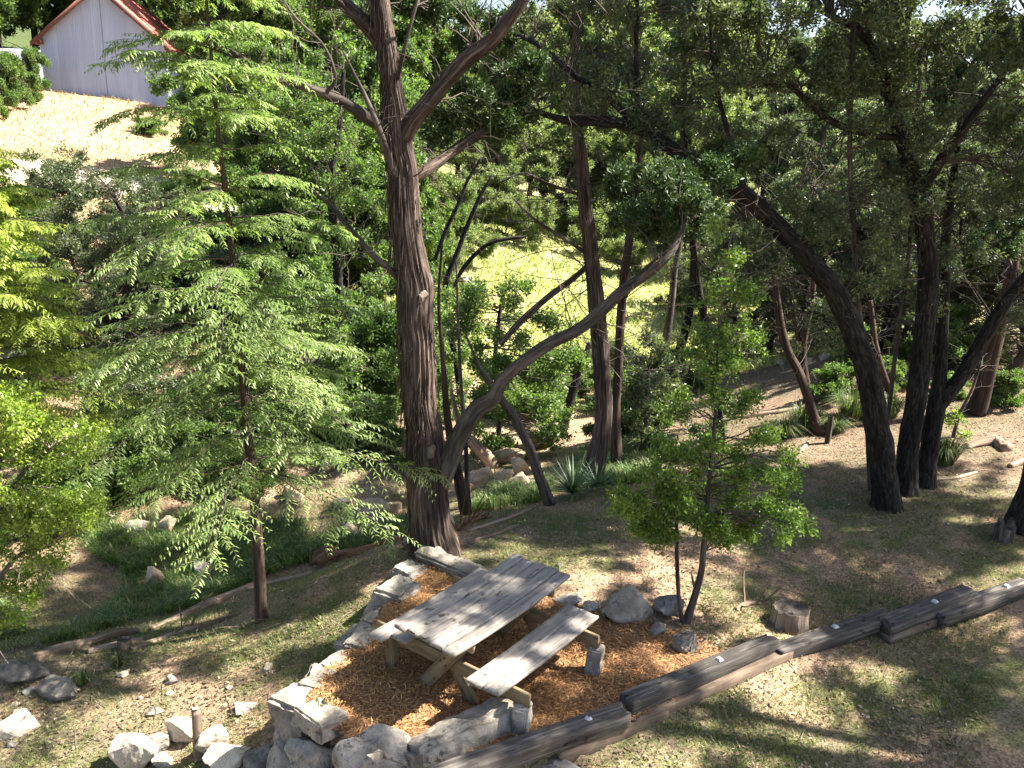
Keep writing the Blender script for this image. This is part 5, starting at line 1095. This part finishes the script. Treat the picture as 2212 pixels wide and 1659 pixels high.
# ---- feathery cypress builder: tiers of flat sprays with hanging leaflets
def cypress(label, base, pts, hz0, hz1, Lmax, seed, matn, nb=92, group=None, droop=.22, name='cypress_tree', skew=0., lsz=1., azr=None):
    rg = np.random.default_rng(seed); T_ = Tree(label, 'tree', name, base, seed)
    PR = T_.limb(pts, 'red_bark', 'trunk', sides=18, step=.06, ridge=.06); P = PR[0]
    z = P[:, 2]; nt = 15; zz = np.sort(hz0+(hz1-hz0)*((rg.integers(0, nt, nb)+.5+rg.normal(size=nb)*.13)/nt)); acc = Acc(); tw = Acc()
    for k in range(nb):
        h = (zz[k]-hz0)/(hz1-hz0); s = np.array([np.interp(zz[k], z, P[:, j]) for j in range(3)])
        a = k*2.399+rg.uniform(-.5, .5) if azr is None else rg.uniform(*azr)
        L = Lmax*(1-.72*h)*rg.uniform(.55, 1.08); K = 9; t = np.linspace(0, 1, K)
        rise = rg.uniform(-.08, .2)+.25*h
        B = s+np.stack([np.cos(a)*t*L, np.sin(a)*t*L, (rise*t-(droop+.1*rg.random())*t**2.2)*L], -1); B[1:] += np.cumsum(rg.normal(size=(K-1, 3))*.02, 0)
        V, F = tubes(B[None], (np.linspace(.011, .0025, K)*(L/Lmax)**.5)[None], 4); tw.add(V, F)
        ns = int(14+13*L/Lmax*1.3); u = np.linspace(.14, 1, ns)+rg.normal(size=ns)*.015; u = np.clip(u, .1, .999)
        xi = u*(K-1); i0 = np.minimum(xi.astype(int), K-2); fr = (xi-i0)[:, None]; Sp = B[i0]*(1-fr)+B[i0+1]*fr
        side = np.where(np.arange(ns) % 2 == 0, 1, -1)
        ang = a+side*rg.uniform(.55, 1.05, ns); ang[-1] = a
        Ls = (.16+.30*np.sin(np.clip(u, 0, 1)*2.6)*L/Lmax*1.3)*rg.uniform(.45, 1.45, ns)*lsz
        K2 = 4; t2 = np.linspace(0, 1, K2)
        Q = Sp[:, None]+np.stack([np.cos(ang)[:, None]*t2*Ls[:, None], np.sin(ang)[:, None]*t2*Ls[:, None], (.12*t2-.45*t2**2)*Ls[:, None]*rg.uniform(.2, 1.6, ns)[:, None]], -1)
        V, F = tubes(Q, np.full((ns, 1), .0016)*np.linspace(1, .5, K2)[None], 3); tw.add(V, F)
        npair = 11; v = np.linspace(.08, 1, npair); xi = v*(K2-1); i0 = np.minimum(xi.astype(int), K2-2); fr = (xi-i0)[None, :, None]
        LP = Q[:, i0]*(1-fr)+Q[:, i0+1]*fr; tang = norm(Q[:, i0+1]-Q[:, i0])
        perp = norm(np.cross(tang, [0, 0, 1.]))
        for sg in (-1, 1):
            m_ = ns*npair; d = (tang*.55+perp*sg*.85+np.array([0, 0, -.3])).reshape(-1, 3)+rg.normal(size=(m_, 3))*.26
            d = norm(d); sz = (.074*np.sin(np.linspace(.55, 2.7, npair))[None]*np.ones((ns, 1))).ravel()*rg.uniform(.8, 1.3, m_)*lsz
            # two-segment drooping leaflet
            p0 = LP.reshape(-1, 3); sd = norm(np.cross(d, [0, 0, 1.]))*(.0085*lsz); p1 = p0+d*sz[:, None]*.55; p2 = p1+d*sz[:, None]*.45-np.array([0, 0, 1])*sz[:, None]*.22
            Vv = np.stack([p0, p1+sd, p2, p1-sd], 1).reshape(-1, 3)
            lv = np.clip(rg.random()*.35+.2+rg.random(m_)*.45, 0, 1)
            acc.add(Vv, np.arange(4*m_).reshape(-1, 4), np.repeat(lv, 4))
    for ac, nm, m, key in ((acc, 'crown', M[matn], 'lv'), (tw, 'branches', M['twig'], 'bco')):
        me = ac.mesh(nm, m, key); me.transform(Matrix.Translation(-Vector(T_.org))); obj(nm, me, T_.r)
    return T_.r
cb = gp(566, 1342); Yy = cb[1]
cypress('slender feathery cypress with a straight dark red stem on the left lawn', cb, [(568,1352,Yy,34),(564,1320,Yy,27),(560,1230,Yy,25),(552,1120,Yy,22),(541,1000,Yy,20),(530,860,Yy,19),(516,720,Yy,16),(502,560,Yy,13),(488,430,Yy,11),(472,290,Yy,9),(460,160,Yy,8),(449,40,Yy,7),(440,-100,Yy,5),(430,-260,Yy,3)],
        cb[2]+1.9, py(436, -170, Yy)[2], 2.05, 5, 'cypress_leaf', 122)
cypress('golden feathery cypress lit by the sun at the left frame edge', gp(-60, 1330)*[1, 1, 1]+[0, 0, -.3], [(-30,1400,8.6,40),(-34,1200,8.6,32),(-42,900,8.6,28),(-55,600,8.6,20),(-70,300,8.6,10)], py(-60, 960, 8.6)[2], py(-68, 340, 8.6)[2], 1.5, 6, 'sunlit_cypress_leaf', 130, droop=.12)
lb = gp(-30, 1420)
lime = Tree('bright lime green small-leafed bush at the lower left frame edge', 'shrub', 'shrub', lb, 44, leaf='lime', twig='pale_twig')
YL = 8.0
lm1 = lime.limb([(-60,1400,YL,20),(-40,1250,YL,16),(-10,1120,YL,12),(50,1020,YL,8),(120,960,YL,5)], 'grey_bark', 'trunk', sides=10)
lm2 = lime.limb([(-60,1380,YL,16),(-20,1280,YL,12),(40,1200,YL,8),(110,1180,YL,5)], 'grey_bark', 'trunk', sides=10)
lm3 = lime.limb([(-40,1250,YL,10),(-10,1050,YL,9),(20,920,YL,6)], 'grey_bark', 'limb', sides=8)
for q in (lm1, lm2, lm3): lime.twigs(q, 24, L=(.2, .8), r=.004)
for c in [(20,900,50,40,26),(70,930,50,36,24),(130,920,44,30,18),(180,935,34,24,12),(20,980,50,40,26),(90,1000,50,36,24),(150,985,40,26,16),(40,1060,56,44,30),(110,1070,50,36,22),(160,1090,44,26,16),(205,1095,30,20,8),(20,1130,56,44,30),(80,1140,50,36,24),(130,1150,40,28,16),(185,1130,30,20,9),
          (30,1200,56,40,28),(90,1220,44,36,20),(20,1270,50,40,24),(70,1290,34,26,12),(10,1330,40,30,14),(0,860,40,34,18),(60,870,36,28,14)]:
    lime.clump((c[0], c[1], YL+rg.uniform(-.25, .25), c[2], c[3]), None, int(c[4]*1.5))
lime.done()

# ---- background trees: a few kinds, then copies
def proto(name, kind, H, Rc, seed, nl, ntw, label, cat='tree', lsize=1.6, m='oak_bark', trunkr=.12, base_frac=.25, group=None, bare=40, per=None, n_lim=7, tilt=0.):
    T_ = Tree(label, cat, name, (0, 0, 0), seed, leaf=kind, group=group); r_ = T_.rng
    lean = r_.uniform(-.6, .6)+tilt
    PR = T_.limb([(0, 0, -.3, trunkr*1.3), (lean*.1, 0, H*.2, trunkr), (lean*.4, .1, H*.45, trunkr*.8), (lean*.8, 0, H*.7, trunkr*.5), (lean, 0, H*.92, trunkr*.15)], m, 'trunk', sides=10, step=.25, world=True)
    for k in range(n_lim):
        f = r_.uniform(.2, .75); i = int(f*len(PR[0])); a = k*2.4+r_.uniform(-.4, .4); L = Rc*r_.uniform(.6, 1)
        p = PR[0][i]; rr_ = PR[1][i]*.55; q = [(p[0]+math.cos(a)*L*u, p[1]+math.sin(a)*L*u, p[2]+H*(.16*u+.1*u*u), max(.008, rr_*(1-u*.85))) for u in (0, .3, .65, 1)]
        T_.twigs(T_.limb(q, m, 'limb', sides=7, step=.25, world=True), 8, L=(.3, H*.18), r=.012)
    T_.twigs(PR, bare, L=(.4, Rc*.9), f0=.1, r=.014)
    for k in range(nl):
        u = r_.random()**.6; a = r_.random()*6.28; h = r_.random()
        R_ = Rc*u*math.sqrt(max(.05, math.sin(math.pi*(.12+.86*h)))); c = np.array([lean*h*.8+math.cos(a)*R_, math.sin(a)*R_, H*(base_frac+(1-base_frac)*h*.93)])
        T_.clump(c, (Rc*.27, Rc*.27, Rc*.2), ntw, lsize=lsize, per=per, amax=Rc*1.1, tone=r_.uniform(-.1, .12))
    return T_.done()
def place(P, spots, labels, group):
    out = []
    for k, (x, y, Y, s, rz) in enumerate(spots):
        o = P if k == 0 else copy_tree(P)
        p = py(x, 300, Y); o.location = (p[0], Y, g1(p[0], Y)-.1); o.scale = (s*(.9+.2*((k*37) % 10)/10), s, s*y); o.rotation_euler.z = rz
        o['label'] = labels[k] if isinstance(labels, list) else labels
        if group: o['group'] = group
        out.append(o)
    return out
R_ = np.random.default_rng(3)
pA = proto('broadleaf_tree', 'elm', 6.5, 2.6, 60, 44, 60, 'x', lsize=2.1, group='g')
pB = proto('oak_tree', 'oak', 6.5, 2.6, 61, 44, 60, 'x', lsize=2.1, group='g')
pC = proto('pale_tree', 'pale', 5.0, 2.4, 62, 40, 56, 'x', lsize=2.1, group='g')
pD = proto('thicket_tree', 'oak', 5.0, 2.0, 63, 22, 44, 'x', lsize=1.4, group='g', bare=150, n_lim=9, base_frac=.3, trunkr=.09)
pE = proto('low_bush', 'elm', 1.9, 1.3, 64, 24, 40, 'x', 'shrub', lsize=1.5, group='g', trunkr=.03, base_frac=.1, bare=20)
pF = proto('pale_bush', 'pale', 2.2, 1.6, 65, 26, 40, 'x', 'shrub', lsize=1.8, group='g', trunkr=.03, base_frac=.05, bare=20)
# behind the meadow and on the hill
place(pC, [(x, R_.uniform(.8, 1.2), Y, s*R_.uniform(.9, 1.1), R_.uniform(0, 6)) for x, Y, s in ((900,50,1.2),(990,52,1.2),(1070,48,1.1),(1150,52,1.2),(1230,47,1.1),(1310,50,1.2),(1390,47,1.2),(1460,50,1.3),(1550,48,1.3),(930,66,2.3),(1050,70,1.9),(1130,62,1.8),(1210,68,2.15),(1290,70,2.0),(1370,64,1.95),(1440,66,1.9),(1530,64,2.05),(1600,66,1.9))], 'pale green sunlit tree on the far side of the meadow', 'pale trees beyond the meadow')  # far trees in paler leaves, distance haze put into their colour
place(pA, [(x, R_.uniform(.9, 1.25), Y, s, R_.uniform(0, 6)) for x, Y, s in ((20,66,1.9),(100,70,2.0),(190,72,2.1),(270,74,2.0),(-60,62,1.9),(380,66,2.2),(450,60,1.9),(530,56,1.7),(610,54,1.7),(690,60,1.8),(770,58,1.6),(850,62,1.7))], 'leafy green tree in the wood on the hill behind the barn', 'trees on the hill behind the barn')
place(pB, [(x, R_.uniform(.9, 1.2), Y, s, R_.uniform(0, 6)) for x, Y, s in ((1640,68,1.55),(1720,66,1.5),(1800,70,1.5),(1890,66,1.35),(1980,70,1.45),(2070,66,1.4),(2160,64,1.4),(2250,66,1.5),(1600,58,1.1),(1660,50,1.0),(1740,48,.95),(1850,44,.95),(1960,40,.85),(2070,38,.9),(2180,36,.95),(2280,34,1.1),(1690,38,.9),(1800,34,.8))], 'dark oak in the far wood behind the meadow and clearing', 'dark oaks of the far wood')
o_ = place(copy_tree(pA), [(x, R_.uniform(.9, 1.2), Y, s, R_.uniform(0, 6)) for x, Y, s in ((610,27,.95),(560,33,1.0),(700,24,.85),(790,27,.95),(480,38,.9),(860,25,.7))],
      ['bright green tree behind the dead cedar limb, upper left of centre', 'leafy tree filling the gap right of the barn roof', 'bright green tree just left of the big cedar trunk', 'sunlit tree touching the upper cedar trunk on its left', 'tree at the right end of the dry slope', 'small sunlit tree seen through the cedar fork'], 'g')
for q in o_: del q['group']
place(pD, [(x, R_.uniform(.85, 1.2), Y, s, R_.uniform(0, 6)) for x, Y, s in ((1640,24,.8),(1720,26,.95),(1790,22,.9),(1860,25,1.),(1920,21,.95),(1990,24,1.05),(2050,21,1.),(2110,26,1.1),(2160,23,1.),(2230,22,1.1),(2290,25,1.1),(1560,30,.7),(1700,31,1.),(1950,30,1.2),(2130,32,1.2),(1830,29,1.1))], 'twiggy small tree in the dark thicket behind the oak clump', 'small trees of the dark thicket')
place(pF, [(x, R_.uniform(.8, 1.2), Y, s, R_.uniform(0, 6)) for x, Y, s in ((960,40,1.2),(1020,43,1.1),(1100,42,1.0),(1170,40,.9),(1240,44,1.2),(1310,41,.9),(1380,38,.9),(1000,34,.9),(1530,32,.9),(1080,45,1.3),(1420,44,1.4),(1500,42,1.4),(940,30,.8))], 'pale sunlit bush at the far rim of the meadow', 'pale bushes along the meadow rim')
E1 = place(pE, [(x, R_.uniform(.8, 1.2), Y, s, R_.uniform(0, 6)) for x, Y, s in ((1350,23,.6),(1420,22,.65),(1500,21,.6),(1530,22.5,.5),(1280,22,.55),(1180,20,.9),(880,21,1.1),(800,20,1.1),(720,21,1.0),(640,22,1.1),(560,20,.9),(470,22,1.1),(390,24,1.0))], 'low leafy bush on the creek bank in front of the meadow', 'low bushes along the creek bank')
E2 = place(copy_tree(pE), [(40,1.4,43,1.0,1.),(88,1.5,48,.8,2.),(-30,1.2,40,.9,4.),(62,1.0,45,.8,3.),(330,.6,44,.8,1.),(420,.7,36,.9,2.),(500,.6,30,.8,3.)],
      ['yellow-flecked tall bush in front of the pale shed', 'bush at the left corner of the barn', 'bush on the slope at the left frame edge', 'bush between the shed and the barn', 'low bush at the right foot of the barn wall', 'bush on the dry slope behind the cypress top', 'small bush low on the dry slope'], 'g')
for q in E2: del q['group']

# understorey on the creek banks, each bush set on the ground
US = [(480,900),(560,880),(640,860),(700,900),(760,870),(820,900),(860,860),(600,960),(690,970),(780,960),(520,980),(420,930),(350,960),(930,800),(1190,830),(1360,880),(1420,850),(1480,830),(1330,960),(1390,930),(280,1010),(400,1020),(840,1000),(120,1060),(200,1080),(330,1060),(470,1060),(90,1130),(160,1110),(250,1050),(560,1040)]
for k, (a, b_) in enumerate(US):
    p = gp(a, b_); o = copy_tree(pE); s = R_.uniform(.42, .8); o.location = (p[0], p[1], p[2]-.05); o.scale = (s, s, s*R_.uniform(.7, 1.1)); o.rotation_euler.z = R_.uniform(0, 6)
    o['label'] = 'knee-high leafy bush in the shaded creek undergrowth'; o['group'] = 'undergrowth bushes along the creek'

# denser mid-distance growth left of the cedar, hiding most of the slope
ML = [(60,560,.5),(110,520,.55),(170,620,.55),(60,700,.5),(230,600,.5),(300,560,.5),(360,520,.55),(420,560,.5),(330,700,.5),(400,680,.55),(150,760,.45),(250,780,.45),(480,620,.55),(540,560,.5),(600,640,.5),(660,600,.5),(470,740,.5),(560,740,.45),(640,740,.45),(760,700,.5),(820,640,.5),(700,800,.4),(60,850,.45),(330,850,.4)]
for k, (a, b_, s) in enumerate(ML):
    p = gp(a, b_); o = copy_tree(pD if k % 3 else pE); s = s*(1.15 if k % 3 else 2.4)*R_.uniform(.75, 1.05); o.location = (p[0], p[1], p[2]-.1); o.scale = (s*1.2, s*1.2, s*R_.uniform(.8, 1.0)); o.rotation_euler.z = R_.uniform(0, 6)
    o['label'] = 'twiggy small tree on the bank behind the cypress, left of the big cedar' if k % 3 else 'rounded green bush on the bank behind the cypress, left of the big cedar'; o['group'] = 'small trees on the left bank' if k % 3 else 'rounded bushes on the left bank'

# brush and small trees closing off the litter slope on the right
MR = [(1810,740,.6,1),(1850,790,.4,0),(1900,760,.6,1),(1950,740,.6,1),(2000,780,.45,0),(2060,750,.6,1),(2100,790,.45,0),(2150,760,.6,1),(2200,800,.5,1),(2240,760,.6,1),(2040,720,.7,1),(1960,715,.7,1),(1870,720,.7,1),(2130,730,.7,1),(2215,735,.7,1),(2180,870,.3,0),(2060,850,.25,0),(1790,860,.28,0),(1920,840,.3,0)]
MRo = []
for k, (a, b_, s, ty) in enumerate(MR):
    p = gp(a, b_); o = copy_tree(pD if ty else pE); s = s*(1.25 if ty else 1.6)*R_.uniform(.8, 1.1); o.location = (p[0], p[1], p[2]-.1); o.scale = (s, s, s*R_.uniform(.85, 1.1)); o.rotation_euler.z = R_.uniform(0, 6)
    o['label'] = 'small dark twiggy tree on the litter slope behind the oak trunks' if ty else 'low brush on the litter slope behind the oak trunks'; o['group'] = 'small trees on the litter slope' if ty else 'brush on the litter slope'

# ------------------------------------------------------------------ labels of look-alikes: say what each stands beside
LM = [(40,'the left frame edge'),(110,'the barn corner'),(230,'the barn wall'),(370,'the right barn eave'),(490,'the cypress stem'),(620,'the dead cedar limb'),(740,'the leaning dark trunk'),(890,'the big cedar trunk'),(1040,'the arching bare branches'),
      (1190,'the bare leaning stem'),(1285,'the second cedar'),(1345,'the reddish cedar'),(1480,'the two slim trunks'),(1560,'the little holly crown'),(1690,'the thin leaning cedar'),(1790,'the wooden post'),(1880,'the long leaning oak trunk'),(1975,'the straight middle oak'),(2060,'the forked oak'),(2150,'the far reddish trunk'),(2230,'the right frame edge')]
groups = {}
for o in D.objects:
    if o.parent is None and o.get('group') and o.get('category') in ('tree', 'shrub'): groups.setdefault(o['group'], []).append(o)
ORD = ['nearest', 'next nearest', 'third nearest', 'fourth nearest', 'fifth nearest', 'sixth nearest']
SHORT = {'leafy green tree in the wood on the hill behind the barn': 'leafy green hill tree', 'dark oak in the far wood behind the meadow and clearing': 'dark oak of the far wood', 'pale green sunlit tree on the far side of the meadow': 'pale green tree beyond the meadow',
  'twiggy small tree in the dark thicket behind the oak clump': 'twiggy tree of the dark thicket', 'pale sunlit bush at the far rim of the meadow': 'pale bush on the far meadow rim', 'low leafy bush on the creek bank in front of the meadow': 'low leafy bush on the creek bank',
  'knee-high leafy bush in the shaded creek undergrowth': 'knee-high bush in the creek undergrowth', 'twiggy small tree on the bank behind the cypress, left of the big cedar': 'twiggy small tree on the left bank',
  'rounded green bush on the bank behind the cypress, left of the big cedar': 'rounded green bush on the left bank', 'small dark twiggy tree on the litter slope behind the oak trunks': 'dark twiggy tree on the litter slope', 'low brush on the litter slope behind the oak trunks': 'low brush on the litter slope'}
for g, os_ in groups.items():
    cell = {}
    for o in os_:
        q = np.array(o.location)-CP; x = 1106+FPX*(q@RT)/(q@FW)
        i = int(np.argmin([abs(x-l_[0]) for l_ in LM])); cell.setdefault(i, []).append((float(q@FW), o))
    for i, L in cell.items():
        L.sort(key=lambda t: t[0])
        for k, (_, o) in enumerate(L):
            o['label'] = SHORT.get(o['label'], o['label'])+(' behind ' if 'frame' not in LM[i][1] else ' by ')+LM[i][1]+((', '+ORD[min(k, 5)]) if len(L) > 1 else '')
